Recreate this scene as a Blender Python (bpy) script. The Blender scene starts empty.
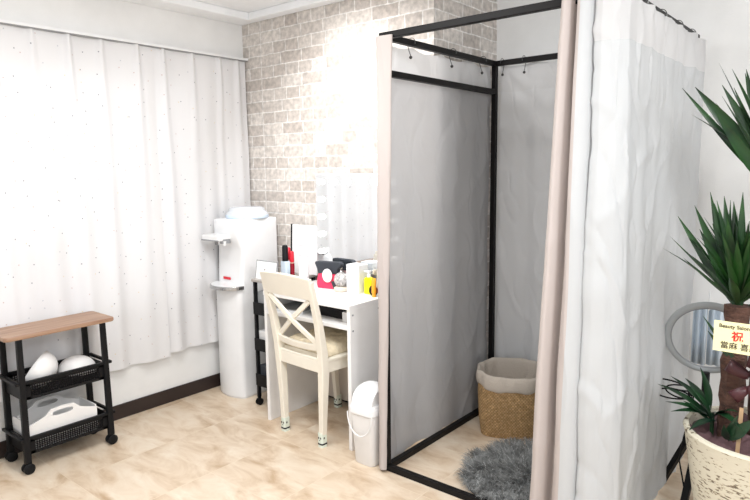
import bpy, bmesh, math, random
from mathutils import Vector, Matrix, noise
random.seed(7)
S = bpy.context.scene
C = S.collection
PI = math.pi

# ------------------------------------------------------------------ materials
def newmat(name):
    m = bpy.data.materials.new(name); m.use_nodes = True
    nt = m.node_tree; b = nt.nodes['Principled BSDF']
    return m, nt, b

def mat(name, col, rough=.5, metal=0, bump=0, bscale=40, var=0, vscale=8, trans=0, ior=1.45,
        emit=0, ecol=None, spec=.5, alpha=1, stretch=(1, 1, 1), sheen=0, coat=0):
    m, nt, b = newmat(name); N = nt.nodes; L = nt.links
    c = (*col, 1)
    b.inputs['Base Color'].default_value = c
    b.inputs['Roughness'].default_value = rough
    b.inputs['Metallic'].default_value = metal
    b.inputs['Specular IOR Level'].default_value = spec
    b.inputs['Transmission Weight'].default_value = trans
    b.inputs['IOR'].default_value = ior
    b.inputs['Alpha'].default_value = alpha
    b.inputs['Sheen Weight'].default_value = sheen
    b.inputs['Coat Weight'].default_value = coat
    if emit:
        b.inputs['Emission Color'].default_value = (*(ecol or col), 1)
        b.inputs['Emission Strength'].default_value = emit
    tc = N.new('ShaderNodeTexCoord'); mp = N.new('ShaderNodeMapping')
    mp.inputs['Scale'].default_value = stretch
    L.new(tc.outputs['Object'], mp.inputs['Vector'])
    nz = N.new('ShaderNodeTexNoise'); nz.inputs['Scale'].default_value = vscale
    nz.inputs['Detail'].default_value = 5
    L.new(mp.outputs[0], nz.inputs['Vector'])
    v = var if var else .03
    r = N.new('ShaderNodeValToRGB')
    r.color_ramp.elements[0].position = .3; r.color_ramp.elements[1].position = .7
    r.color_ramp.elements[0].color = tuple(max(0, x * (1 - v)) for x in col) + (1,)
    r.color_ramp.elements[1].color = tuple(min(1, x * (1 + v)) for x in col) + (1,)
    L.new(nz.outputs['Fac'], r.inputs['Fac']); L.new(r.outputs[0], b.inputs['Base Color'])
    if bump:
        n2 = N.new('ShaderNodeTexNoise'); n2.inputs['Scale'].default_value = bscale
        n2.inputs['Detail'].default_value = 4
        L.new(mp.outputs[0], n2.inputs['Vector'])
        bp = N.new('ShaderNodeBump'); bp.inputs['Strength'].default_value = bump
        bp.inputs['Distance'].default_value = .01
        L.new(n2.outputs['Fac'], bp.inputs['Height']); L.new(bp.outputs[0], b.inputs['Normal'])
    return m

def fabric_mat(name, col, translucent=.3, see=0.0, dots=False, crease=.5, cscale=9, weave=0, tcol=None):
    """woven cloth: diffuse + translucent (+ open weave that lets some light straight through)"""
    m = bpy.data.materials.new(name); m.use_nodes = True
    nt = m.node_tree; N = nt.nodes; L = nt.links
    for n in list(N): N.remove(n)
    out = N.new('ShaderNodeOutputMaterial')
    df = N.new('ShaderNodeBsdfDiffuse'); tr = N.new('ShaderNodeBsdfTranslucent')
    mx = N.new('ShaderNodeMixShader'); mx.inputs[0].default_value = translucent
    L.new(df.outputs[0], mx.inputs[1]); L.new(tr.outputs[0], mx.inputs[2])
    tc = N.new('ShaderNodeTexCoord')
    df.inputs['Color'].default_value = (*col, 1); tr.inputs['Color'].default_value = (*(tcol or col), 1)
    if dots:
        sx = N.new('ShaderNodeSeparateXYZ'); cx = N.new('ShaderNodeCombineXYZ'); L.new(tc.outputs['Object'], sx.inputs[0])
        L.new(sx.outputs[1], cx.inputs[0]); L.new(sx.outputs[2], cx.inputs[1])
        mp = N.new('ShaderNodeMapping'); mp.inputs['Scale'].default_value = (12, 11, 1)
        L.new(cx.outputs[0], mp.inputs['Vector'])
        vo = N.new('ShaderNodeTexVoronoi'); vo.voronoi_dimensions = '2D'; vo.inputs['Scale'].default_value = 1
        L.new(mp.outputs[0], vo.inputs['Vector'])
        lt = N.new('ShaderNodeMath'); lt.operation = 'LESS_THAN'; lt.inputs[1].default_value = .036
        L.new(vo.outputs['Distance'], lt.inputs[0])
        cr = N.new('ShaderNodeValToRGB'); cr.color_ramp.interpolation = 'CONSTANT'
        cr.color_ramp.elements[0].color = (.30, .30, .33, 1)
        e = cr.color_ramp.elements.new(.35); e.color = (.62, .50, .48, 1)
        e = cr.color_ramp.elements.new(.65); e.color = (.55, .56, .60, 1)
        cr.color_ramp.elements[-1].position = .9; cr.color_ramp.elements[-1].color = (.75, .66, .5, 1)
        sp = N.new('ShaderNodeSeparateColor'); L.new(vo.outputs['Color'], sp.inputs[0])
        L.new(sp.outputs[0], cr.inputs[0])
        mc = N.new('ShaderNodeMix'); mc.data_type = 'RGBA'
        mc.inputs[6].default_value = (*col, 1)
        L.new(lt.outputs[0], mc.inputs[0]); L.new(cr.outputs[0], mc.inputs[7])
        L.new(mc.outputs[2], df.inputs['Color']); L.new(mc.outputs[2], tr.inputs['Color'])
    # creases from folding, fine weave
    mp2 = N.new('ShaderNodeMapping'); mp2.inputs['Scale'].default_value = (1, 1, .55)
    L.new(tc.outputs['Object'], mp2.inputs['Vector'])
    nz = N.new('ShaderNodeTexNoise'); nz.noise_type = 'RIDGED_MULTIFRACTAL' if hasattr(nz, 'noise_type') else nz.noise_type
    nz.inputs['Scale'].default_value = cscale; nz.inputs['Detail'].default_value = 2.5
    nz.inputs['Distortion'].default_value = .6
    L.new(mp2.outputs[0], nz.inputs['Vector'])
    bp = N.new('ShaderNodeBump'); bp.inputs['Strength'].default_value = crease; bp.inputs['Distance'].default_value = .012
    L.new(nz.outputs['Fac'], bp.inputs['Height'])
    last = bp
    if weave:
        n3 = N.new('ShaderNodeTexNoise'); n3.inputs['Scale'].default_value = 260
        L.new(tc.outputs['Object'], n3.inputs['Vector'])
        b3 = N.new('ShaderNodeBump'); b3.inputs['Strength'].default_value = weave; b3.inputs['Distance'].default_value = .002
        L.new(n3.outputs['Fac'], b3.inputs['Height']); L.new(bp.outputs[0], b3.inputs['Normal']); last = b3
    L.new(last.outputs[0], df.inputs['Normal']); L.new(last.outputs[0], tr.inputs['Normal'])
    res = mx
    if see:
        tp = N.new('ShaderNodeBsdfTransparent'); m2 = N.new('ShaderNodeMixShader'); m2.inputs[0].default_value = see
        L.new(mx.outputs[0], m2.inputs[1]); L.new(tp.outputs[0], m2.inputs[2]); res = m2
    L.new(res.outputs[0], out.inputs['Surface'])
    return m

def brick_mat(name, axis):
    m, nt, b = newmat(name); N = nt.nodes; L = nt.links
    tc = N.new('ShaderNodeTexCoord'); sp = N.new('ShaderNodeSeparateXYZ'); cb = N.new('ShaderNodeCombineXYZ')
    L.new(tc.outputs['Object'], sp.inputs[0])
    L.new(sp.outputs[axis], cb.inputs[0]); L.new(sp.outputs[2], cb.inputs[1])
    nz0 = N.new('ShaderNodeTexNoise'); nz0.inputs['Scale'].default_value = 14; L.new(cb.outputs[0], nz0.inputs['Vector'])
    ad = N.new('ShaderNodeVectorMath'); ad.operation = 'SCALE'; ad.inputs['Scale'].default_value = .012
    L.new(nz0.outputs['Color'], ad.inputs[0])
    a2 = N.new('ShaderNodeVectorMath'); L.new(cb.outputs[0], a2.inputs[0]); L.new(ad.outputs[0], a2.inputs[1])
    br = N.new('ShaderNodeTexBrick'); br.offset = .42; br.squash = .62; br.squash_frequency = 2; br.offset_frequency = 2
    br.inputs['Scale'].default_value = 1
    br.inputs['Brick Width'].default_value = .185; br.inputs['Row Height'].default_value = .0715
    br.inputs['Mortar Size'].default_value = .0042; br.inputs['Mortar Smooth'].default_value = .25
    br.inputs['Color1'].default_value = (.68, .635, .59, 1); br.inputs['Color2'].default_value = (.50, .45, .41, 1)
    br.inputs['Mortar'].default_value = (.80, .775, .745, 1)
    L.new(a2.outputs[0], br.inputs['Vector'])
    nz = N.new('ShaderNodeTexNoise'); nz.inputs['Scale'].default_value = 34; nz.inputs['Detail'].default_value = 6
    L.new(cb.outputs[0], nz.inputs['Vector'])
    mr = N.new('ShaderNodeMapRange'); mr.inputs[1].default_value = .3; mr.inputs[2].default_value = .7
    mr.inputs[3].default_value = .74; mr.inputs[4].default_value = 1.2
    L.new(nz.outputs['Fac'], mr.inputs[0])
    mu = N.new('ShaderNodeVectorMath'); mu.operation = 'SCALE'
    L.new(br.outputs['Color'], mu.inputs[0]); L.new(mr.outputs[0], mu.inputs['Scale'])
    L.new(mu.outputs[0], b.inputs['Base Color'])
    b.inputs['Roughness'].default_value = .75
    inv = N.new('ShaderNodeMath'); inv.operation = 'SUBTRACT'; inv.inputs[0].default_value = 1
    L.new(br.outputs['Fac'], inv.inputs[1])
    bp = N.new('ShaderNodeBump'); bp.inputs['Strength'].default_value = .6; bp.inputs['Distance'].default_value = .004
    L.new(inv.outputs[0], bp.inputs['Height'])
    b2 = N.new('ShaderNodeBump'); b2.inputs['Strength'].default_value = .35; b2.inputs['Distance'].default_value = .004
    L.new(nz.outputs['Fac'], b2.inputs['Height']); L.new(bp.outputs[0], b2.inputs['Normal']); L.new(b2.outputs[0], b.inputs['Normal'])
    return m

def floor_mat():
    m, nt, b = newmat('marble_tile'); N = nt.nodes; L = nt.links
    tc = N.new('ShaderNodeTexCoord')
    mp = N.new('ShaderNodeMapping'); mp.inputs['Location'].default_value = (.12, .18, 0)
    L.new(tc.outputs['Object'], mp.inputs[0])
    br = N.new('ShaderNodeTexBrick'); br.offset = 0; br.squash = 1
    br.inputs['Scale'].default_value = 1; br.inputs['Brick Width'].default_value = .45; br.inputs['Row Height'].default_value = .45
    br.inputs['Mortar Size'].default_value = .0016; br.inputs['Mortar Smooth'].default_value = .3
    br.inputs['Color1'].default_value = (1, 1, 1, 1); br.inputs['Color2'].default_value = (0, 0, 0, 1)
    br.inputs['Mortar'].default_value = (.5, .5, .5, 1)
    L.new(mp.outputs[0], br.inputs['Vector'])
    # per-tile shift of the veining
    sc = N.new('ShaderNodeVectorMath'); sc.operation = 'SCALE'; sc.inputs['Scale'].default_value = 3.7
    L.new(br.outputs['Color'], sc.inputs[0])
    ad = N.new('ShaderNodeVectorMath'); L.new(tc.outputs['Object'], ad.inputs[0]); L.new(sc.outputs[0], ad.inputs[1])
    n1 = N.new('ShaderNodeTexNoise'); n1.inputs['Scale'].default_value = 4.2; n1.inputs['Detail'].default_value = 9
    n1.inputs['Roughness'].default_value = .62; n1.inputs['Distortion'].default_value = .55
    mpr = N.new('ShaderNodeMapping'); mpr.inputs['Rotation'].default_value = (0, 0, .6); mpr.inputs['Scale'].default_value = (1, 2.1, 1)
    L.new(ad.outputs[0], mpr.inputs[0]); L.new(mpr.outputs[0], n1.inputs['Vector'])
    cr = N.new('ShaderNodeValToRGB'); E = cr.color_ramp.elements
    E[0].position = .30; E[0].color = (.50, .35, .22, 1)
    E[1].position = .70; E[1].color = (.80, .70, .57, 1)
    e = E.new(.42); e.color = (.63, .485, .345, 1)
    e = E.new(.53); e.color = (.72, .59, .45, 1)
    L.new(n1.outputs['Fac'], cr.inputs[0])
    mx = N.new('ShaderNodeMix'); mx.data_type = 'RGBA'; mx.inputs[7].default_value = (.80, .69, .54, 1)
    ml = N.new('ShaderNodeMath'); ml.operation = 'MULTIPLY'; ml.inputs[1].default_value = .6
    L.new(br.outputs['Fac'], ml.inputs[0]); L.new(ml.outputs[0], mx.inputs[0]); L.new(cr.outputs[0], mx.inputs[6])
    L.new(mx.outputs[2], b.inputs['Base Color'])
    b.inputs['Roughness'].default_value = .33; b.inputs['Specular IOR Level'].default_value = .45
    bp = N.new('ShaderNodeBump'); bp.inputs['Strength'].default_value = .08; bp.inputs['Distance'].default_value = .004
    L.new(n1.outputs['Fac'], bp.inputs['Height']); L.new(bp.outputs[0], b.inputs['Normal'])
    return m

def wood_mat(name, c1, c2, ax='Y'):
    m, nt, b = newmat(name); N = nt.nodes; L = nt.links
    tc = N.new('ShaderNodeTexCoord'); mp = N.new('ShaderNodeMapping')
    mp.inputs['Scale'].default_value = (26, 1.6, 26) if ax == 'Y' else (1.6, 26, 26)
    L.new(tc.outputs['Object'], mp.inputs[0])
    n = N.new('ShaderNodeTexNoise'); n.inputs['Scale'].default_value = 2.2; n.inputs['Detail'].default_value = 6; n.inputs['Distortion'].default_value = .5
    L.new(mp.outputs[0], n.inputs['Vector'])
    cr = N.new('ShaderNodeValToRGB'); cr.color_ramp.elements[0].position = .32; cr.color_ramp.elements[1].position = .68
    cr.color_ramp.elements[0].color = (*c1, 1); cr.color_ramp.elements[1].color = (*c2, 1)
    L.new(n.outputs['Fac'], cr.inputs[0]); L.new(cr.outputs[0], b.inputs['Base Color'])
    b.inputs['Roughness'].default_value = .42
    return m

def pot_mat():
    m, nt, b = newmat('distressed_cream'); N = nt.nodes; L = nt.links
    tc = N.new('ShaderNodeTexCoord'); mp = N.new('ShaderNodeMapping'); mp.inputs['Scale'].default_value = (26, 26, 90)
    L.new(tc.outputs['Object'], mp.inputs[0])
    n = N.new('ShaderNodeTexNoise'); n.inputs['Scale'].default_value = 1.5; n.inputs['Detail'].default_value = 3; n.inputs['Roughness'].default_value = .6
    L.new(mp.outputs[0], n.inputs['Vector'])
    n2 = N.new('ShaderNodeTexNoise'); n2.inputs['Scale'].default_value = 6; L.new(tc.outputs['Object'], n2.inputs['Vector'])
    ad = N.new('ShaderNodeMath'); ad.operation = 'MULTIPLY_ADD'; ad.inputs[1].default_value = .35
    L.new(n2.outputs['Fac'], ad.inputs[0]); L.new(n.outputs['Fac'], ad.inputs[2])
    cr = N.new('ShaderNodeValToRGB'); E = cr.color_ramp.elements
    E[0].position = .745; E[0].color = (.66, .62, .50, 1); E[1].position = .83; E[1].color = (.14, .11, .08, 1)
    e = E.new(.78); e.color = (.45, .38, .26, 1)
    L.new(ad.outputs[0], cr.inputs[0]); L.new(cr.outputs[0], b.inputs['Base Color']); b.inputs['Roughness'].default_value = .7
    bp = N.new('ShaderNodeBump'); bp.inputs['Strength'].default_value = .5; bp.inputs['Distance'].default_value = .003; bp.invert = True
    L.new(ad.outputs[0], bp.inputs['Height']); L.new(bp.outputs[0], b.inputs['Normal'])
    return m

def weave_mat():
    m, nt, b = newmat('woven_seagrass'); N = nt.nodes; L = nt.links
    tc = N.new('ShaderNodeTexCoord'); uv = N.new('ShaderNodeMapping'); uv.inputs['Scale'].default_value = (1, 1, 1)
    L.new(tc.outputs['UV'], uv.inputs[0])
    br = N.new('ShaderNodeTexBrick'); br.offset = .5; br.inputs['Scale'].default_value = 1
    br.inputs['Brick Width'].default_value = 1 / 76; br.inputs['Row Height'].default_value = 1 / 34
    br.inputs['Mortar Size'].default_value = .0018; br.inputs['Mortar Smooth'].default_value = 1
    br.inputs['Color1'].default_value = (.56, .36, .17, 1); br.inputs['Color2'].default_value = (.40, .24, .10, 1)
    br.inputs['Mortar'].default_value = (.16, .09, .035, 1)
    L.new(uv.outputs[0], br.inputs['Vector'])
    n = N.new('ShaderNodeTexNoise'); n.inputs['Scale'].default_value = 60; L.new(tc.outputs['Object'], n.inputs['Vector'])
    mr = N.new('ShaderNodeMapRange'); mr.inputs[3].default_value = .6; mr.inputs[4].default_value = 1.4; L.new(n.outputs['Fac'], mr.inputs[0])
    mu = N.new('ShaderNodeVectorMath'); mu.operation = 'SCALE'; L.new(br.outputs['Color'], mu.inputs[0]); L.new(mr.outputs[0], mu.inputs['Scale'])
    L.new(mu.outputs[0], b.inputs['Base Color']); b.inputs['Roughness'].default_value = .7
    inv = N.new('ShaderNodeMath'); inv.operation = 'SUBTRACT'; inv.inputs[0].default_value = 1; L.new(br.outputs['Fac'], inv.inputs[1])
    bp = N.new('ShaderNodeBump'); bp.inputs['Strength'].default_value = .9; bp.inputs['Distance'].default_value = .005
    L.new(inv.outputs[0], bp.inputs['Height']); L.new(bp.outputs[0], b.inputs['Normal'])
    return m

def leaf_mat(name, c1, c2):
    m, nt, b = newmat(name); N = nt.nodes; L = nt.links
    tc = N.new('ShaderNodeTexCoord')
    n = N.new('ShaderNodeTexNoise'); n.inputs['Scale'].default_value = 9; L.new(tc.outputs['Object'], n.inputs['Vector'])
    cr = N.new('ShaderNodeValToRGB'); cr.color_ramp.elements[0].position = .35; cr.color_ramp.elements[1].position = .65
    cr.color_ramp.elements[0].color = (*c1, 1); cr.color_ramp.elements[1].color = (*c2, 1)
    L.new(n.outputs['Fac'], cr.inputs[0]); L.new(cr.outputs[0], b.inputs['Base Color'])
    b.inputs['Roughness'].default_value = .38
    return m

M = dict(
    wall=mat('white_wallpaper', (.80, .80, .79), .85, bump=.12, bscale=220),
    ceil=mat('white_ceiling', (.89, .905, .92), .9),
    brick_x=brick_mat('whitewashed_brick', 0), brick_y=brick_mat('whitewashed_brick_side', 1),
    floor=floor_mat(), base=mat('dark_brown_skirting', (.028, .018, .016), .4),
    black=mat('black_plastic', (.008, .008, .009), .45, spec=.2), frame=mat('black_steel', (.008, .007, .007), .45, spec=.2),
    wood=wood_mat('oak_board', (.27, .15, .095), (.43, .275, .18)),
    greyboard=wood_mat('grey_board', (.30, .27, .25), (.42, .39, .36)),
    white=mat('white_plastic', (.80, .805, .81), .3), whitem=mat('white_melamine', (.85, .84, .83), .35),
    caddy=mat('white_matt_plastic', (.80, .79, .78), .45),
    cream=mat('cream_paint', (.83, .78, .675), .38), cushion=mat('cream_quilt', (.78, .68, .50), .9, bump=.5, bscale=60, var=.12, vscale=40),
    chrome=mat('brushed_chrome', (.5, .5, .5), .25, metal=1), red=mat('red_plastic', (.62, .012, .03), .3),
    pink=mat('crimson_cloth', (.80, .035, .10), .7), dkgrey=mat('charcoal_cloth', (.035, .04, .05), .75),
    dred=mat('dark_red_glass', (.28, .006, .02), .2), gold=mat('gold_band', (.85, .6, .45), .3, metal=.8),
    yellow=mat('yellow_plastic', (.95, .86, .0), .35), orange=mat('orange_plastic', (.9, .38, .02), .4),
    beige=mat('beige_plastic', (.68, .60, .50), .4), clear=mat('clear_glass', (.9, .92, .95), .05, trans=.9),
    crystal=mat('silver_filigree', (.55, .53, .52), .35, metal=.4, bump=1, bscale=160, var=.6, vscale=90),
    bluep=mat('pale_blue_clear_plastic', (.68, .78, .88), .2, trans=.2),
    mirror=mat('mirror_glass', (.90, .925, .94), .03, metal=1), bulb=mat('lit_bulb', (1, .97, .92), .4, emit=2.2, ecol=(1, .97, .93)),
    pane=mat('window_pane', (.95, .97, 1), .03, trans=1, ior=1.05),
    trim=mat('white_window_frame', (.8, .8, .8), .4),
    cloth=mat('linen_liner', (.54, .48, .415), .9, bump=.4, bscale=120), seag=weave_mat(),
    fur=mat('grey_fur', (.235, .24, .235), .8, var=.6, vscale=14), furw=mat('white_fur_strands', (.52, .53, .52), .8), fur2=mat('grey_fur_base', (.11, .112, .112), .9),
    pot=pot_mat(), soil=mat('mauve_wrapping_cloth', (.115, .062, .068), .85, bump=.4, bscale=30),
    trunk=mat('yucca_bark', (.085, .042, .03), .85, bump=1, bscale=50, var=.45, vscale=22, stretch=(1, 1, 2.5)),
    leafa=leaf_mat('yucca_leaf', (.003, .022, .005), (.016, .070, .011)), leafb=leaf_mat('dracaena_leaf', (.004, .022, .010), (.014, .06, .02)),
    ribbon=mat('maroon_satin', (.06, .016, .02), .4), stake=mat('wooden_stake', (.45, .30, .17), .6),
    card=mat('pale_yellow_card', (.90, .84, .48), .5), ink=mat('dark_ink', (.05, .035, .02), .6), redink=mat('red_ink', (.70, .02, .02), .6),
    tube=mat('frosted_diffuser', (.40, .42, .43), .3), greyink=mat('grey_ink', (.35, .36, .38), .6),
    sock=mat('pale_knit', (.72, .78, .68), .95, bump=.4, bscale=200), blackknit=mat('black_knit', (.02, .02, .025), .95),
    greyplastic=mat('grey_plastic', (.28, .29, .30), .5), flesh=mat('grey_bowl_inside', (.50, .49, .48), .4),
    wcurt=fabric_mat('speckled_white_voile', (.79, .785, .79), .12, 0, dots=True, crease=.8, cscale=5),
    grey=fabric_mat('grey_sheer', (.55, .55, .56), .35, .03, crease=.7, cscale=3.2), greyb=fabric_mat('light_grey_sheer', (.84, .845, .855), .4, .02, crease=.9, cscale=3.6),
    header=fabric_mat('white_header_band', (.80, .80, .805), .4, 0, crease=.3),
    pale=fabric_mat('pale_grey_curtain_cloth', (.63, .645, .655), .22, 0, crease=.45, cscale=3.5, weave=.1),
    pinkish=fabric_mat('beige_blackout_cloth', (.57, .51, .485), .12, 0, crease=.2, weave=.35),
    backp=mat('beige_shaded_panel', (.60, .53, .46), .6),  # warm shade under the tabletop is put into the back panel's colour
    hook=mat('dark_steel_hook', (.10, .10, .10), .3, metal=.9),
)

# ------------------------------------------------------------------ geometry helpers
def nb(): return bmesh.new()

def box(bm, x0, x1, y0, y1, z0, z1, mtx=None):
    vs = [bm.verts.new(Vector(p)) for p in ((x0, y0, z0), (x1, y0, z0), (x1, y1, z0), (x0, y1, z0), (x0, y0, z1), (x1, y0, z1), (x1, y1, z1), (x0, y1, z1))]
    if mtx:
        for v in vs: v.co = mtx @ v.co
    for f in ((0, 3, 2, 1), (4, 5, 6, 7), (0, 1, 5, 4), (1, 2, 6, 5), (2, 3, 7, 6), (3, 0, 4, 7)):
        bm.faces.new([vs[i] for i in f])
    return bm

def bar(bm, a, b, w, h=None, w2=None, h2=None, up=(0, 0, 1)):
    """tapering rectangular bar from a to b"""
    a = Vector(a); b = Vector(b); h = h or w; w2 = w2 or w; h2 = h2 or h
    d = (b - a).normalized(); u = Vector(up)
    s = d.cross(u)
    if s.length < .05: s = Vector((1, 0, 0)) - d * d.x
    s.normalize(); t = s.cross(d).normalized()
    ring = []
    for p, ww, hh in ((a, w, h), (b, w2, h2)):
        ring.append([bm.verts.new(p + s * sx * ww / 2 + t * sy * hh / 2) for sx, sy in ((-1, -1), (1, -1), (1, 1), (-1, 1))])
    A, B = ring
    for i in range(4):
        bm.faces.new((A[i], A[(i + 1) % 4], B[(i + 1) % 4], B[i]))
    bm.faces.new(A[::-1]); bm.faces.new(B)
    return bm

def loft(bm, rings, close=True, cap=(True, True)):
    R_ = [[bm.verts.new(Vector(p)) for p in r] for r in rings]
    n = len(R_[0])
    for a, b in zip(R_, R_[1:]):
        for i in range(n if close else n - 1):
            bm.faces.new((a[i], a[(i + 1) % n], b[(i + 1) % n], b[i]))
    if close and cap[0]: bm.faces.new(R_[0][::-1])
    if close and cap[1]: bm.faces.new(R_[-1])
    return R_

def circ(c, r, n=24, ax='Z', ph=0):
    c = Vector(c); o = []
    for i in range(n):
        a = 2 * PI * i / n + ph; x, y = r * math.cos(a), r * math.sin(a)
        o.append(c + Vector({'Z': (x, y, 0), 'X': (0, x, y), 'Y': (y, 0, x)}[ax]))
    return o

def lathe(bm, prof, c=(0, 0, 0), n=28, ax='Z', cap=(True, True)):
    c = Vector(c); k = {'Z': Vector((0, 0, 1)), 'X': Vector((1, 0, 0)), 'Y': Vector((0, 1, 0))}[ax]
    loft(bm, [circ(c + k * z, max(r, 1e-4), n, ax) for r, z in prof], cap=cap)
    return bm

def tube(bm, pts, r, n=8, closed=False, r2=None):
    pts = [Vector(p) for p in pts]; m = len(pts); rings = []
    prev = None
    for i, p in enumerate(pts):
        a = pts[(i - 1) % m] if (closed or i) else p; b = pts[(i + 1) % m] if (closed or i < m - 1) else p
        d = (b - a).normalized()
        if prev is None:
            s = d.cross(Vector((0, 0, 1)))
            if s.length < .1: s = d.cross(Vector((1, 0, 0)))
        else: s = prev - d * prev.dot(d)
        s.normalize(); prev = s; t = d.cross(s)
        rr = r if r2 is None else r + (r2 - r) * i / (m - 1)
        rings.append([p + (s * math.cos(2 * PI * k / n) + t * math.sin(2 * PI * k / n)) * rr for k in range(n)])
    if closed:
        R_ = [[bm.verts.new(p) for p in rg] for rg in rings]
        for i in range(m):
            a, b = R_[i], R_[(i + 1) % m]
            for k in range(n): bm.faces.new((a[k], a[(k + 1) % n], b[(k + 1) % n], b[k]))
    else: loft(bm, rings)
    return bm

def rrect(cx, cy, hx, hy, r, z, n=5, bulge=0):
    """rounded rectangle ring; bulge pushes the -Y side outward"""
    o = []
    for qx, qy, a0 in ((1, 1, 0), (-1, 1, PI / 2), (-1, -1, PI), (1, -1, 1.5 * PI)):
        for i in range(n + 1):
            a = a0 + (PI / 2) * i / n
            o.append([cx + qx * (hx - r) + r * math.cos(a), cy + qy * (hy - r) + r * math.sin(a), z])
    if bulge:
        # extra points on the front edge
        front = []
        k = 3 * (n + 1)
        for i in range(1, 6):
            front.append([cx - (hx - r) + 2 * (hx - r) * i / 6, cy - hy, z])
        o = o[:k] + front + o[k:]
        for p in o:
            t = (cy - p[1]) / hy
            if t > 0: p[1] -= bulge * t * (1 - ((p[0] - cx) / hx) ** 2)
    return o

def obj(name, bm, m, parent=None, smooth=False, bevel=0, sub=0, solid=0, at=None, ang=40):
    me = bpy.data.meshes.new(name)
    bmesh.ops.recalc_face_normals(bm, faces=bm.faces)
    bm.to_mesh(me); bm.free()
    ms = m if isinstance(m, (list, tuple)) else [m]
    for x in ms: me.materials.append(x)
    o = bpy.data.objects.new(name, me); C.objects.link(o)
    if smooth:
        for p in me.polygons: p.use_smooth = True
        if not sub:
            try: me.set_sharp_from_angle(angle=math.radians(ang))
            except Exception: pass
    if parent is not None: o.parent = parent
    if at: o.location = at
    if solid:
        md = o.modifiers.new('th', 'SOLIDIFY'); md.thickness = solid; md.offset = 0
    if bevel:
        md = o.modifiers.new('bv', 'BEVEL'); md.width = bevel; md.segments = 2; md.limit_method = 'ANGLE'
        md.harden_normals = False
    if sub:
        md = o.modifiers.new('ss', 'SUBSURF'); md.levels = sub; md.render_levels = sub
    return o

def tag(o, label, cat, group=None):
    o['label'] = label; o['category'] = cat
    if group: o['group'] = group
    return o

def thing(name, label, cat, loc=(0, 0, 0), rz=0, group=None):
    e = bpy.data.objects.new(name, None); e.empty_display_size = .05; C.objects.link(e)
    e.location = loc; e.rotation_euler = (0, 0, rz)
    return tag(e, label, cat, group)

def struct(name, bm, m, **k):
    o = obj(name, bm, m, **k)
    if k.get('parent') is None: o['kind'] = 'structure'
    return o

def copy_tree(o, parent=None):
    c = o.copy(); C.objects.link(c); c.parent = parent
    for ch in list(o.children): copy_tree(ch, c)
    return c

# ------------------------------------------------------------------ camera
H = 1.42; F = 617.24
yaw, pitch, roll = .692633, .131999, .0121128
fw = Vector((-math.sin(yaw) * math.cos(pitch), math.cos(yaw) * math.cos(pitch), -math.sin(pitch)))
rt = Vector((math.cos(yaw), math.sin(yaw), 0)); dn = fw.cross(rt)
rt2 = rt * math.cos(roll) + dn * math.sin(roll); dn2 = -rt * math.sin(roll) + dn * math.cos(roll)
cam = bpy.data.objects.new('camera', bpy.data.cameras.new('camera')); C.objects.link(cam)
cam.data.sensor_width = 36; cam.data.lens = F / 750 * 36; cam.data.clip_start = .05
mt = Matrix.Identity(4)
for i in range(3):
    mt[i][0] = rt2[i]; mt[i][1] = -dn2[i]; mt[i][2] = -fw[i]
mt[2][3] = H
cam.matrix_world = mt
S.camera = cam

# ------------------------------------------------------------------ room
XL, YB, YA, XP, ZC = -3.33, 2.68, 3.33, -1.821, 2.35
X1, Y0 = 2.2, -1.6
struct('floor', box(nb(), XL - .15, X1, Y0, YA + .15, -.05, 0), M['floor'])
struct('ceiling', box(nb(), XL - .15, X1, Y0, YA + .15, ZC + .045, ZC + .12), M['ceil'])
b = nb()
box(b, XL, XL + .16, Y0, YB, ZC, ZC + .045)
struct('trim_1', b, M['ceil'], bevel=.006)            # dropped border along the window wall
struct('trim_2', box(nb(), XL + .16, XP, YB - .075, YB, ZC, ZC + .045), M['ceil'], bevel=.006)
# window wall with its opening behind the curtain
b = nb(); wy0, wy1, wz0, wz1 = .35, 2.30, .62, 1.98
box(b, XL - .12, XL, Y0, wy0, 0, ZC + .045); box(b, XL - .12, XL, wy1, YB + .7, 0, ZC + .045)
box(b, XL - .12, XL, wy0, wy1, 0, wz0); box(b, XL - .12, XL, wy0, wy1, wz1, ZC + .045)
struct('wall_left', b, M['wall'])
w = thing('window_1', 'x', 'x', (XL - .06, (wy0 + wy1) / 2, (wz0 + wz1) / 2)); del w['label']; del w['category']; w['kind'] = 'structure'
b = nb(); hy, hz = (wy1 - wy0) / 2, (wz1 - wz0) / 2
for y in (-hy, -.03, hy - .06): box(b, -.03, .03, y, y + .06, -hz, hz)
box(b, -.03, .03, -hy, hy, -hz, -hz + .06); box(b, -.03, .03, -hy, hy, hz - .06, hz)
obj('window_frame', b, M['trim'], w, bevel=.004)
obj('window_pane', box(nb(), -.004, .004, -hy + .05, hy - .05, -hz + .05, hz - .05), M['pane'], w)
# brick-papered wall and its projecting pillar
b = nb(); box(b, XL, XP, YB, YA, 0, ZC + .045)
b.normal_update()
for f in b.faces: f.material_index = 1 if abs(f.normal.x) > .5 else 0
struct('wall_brick', b, [M['brick_x'], M['brick_y']])
struct('wall_back', box(nb(), XP - .02, X1, YA, YA + .12, 0, ZC + .045), M['wall'])
struct('baseboard_left', box(nb(), XL, XL + .012, Y0, YB, 0, .085), M['base'], bevel=.003)
struct('baseboard_brick', box(nb(), XL + .012, XP, YB - .01, YB, 0, .085), M['base'], bevel=.003)
struct('baseboard_back', box(nb(), XP, X1, YA - .01, YA, 0, .085), M['base'], bevel=.003)

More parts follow.
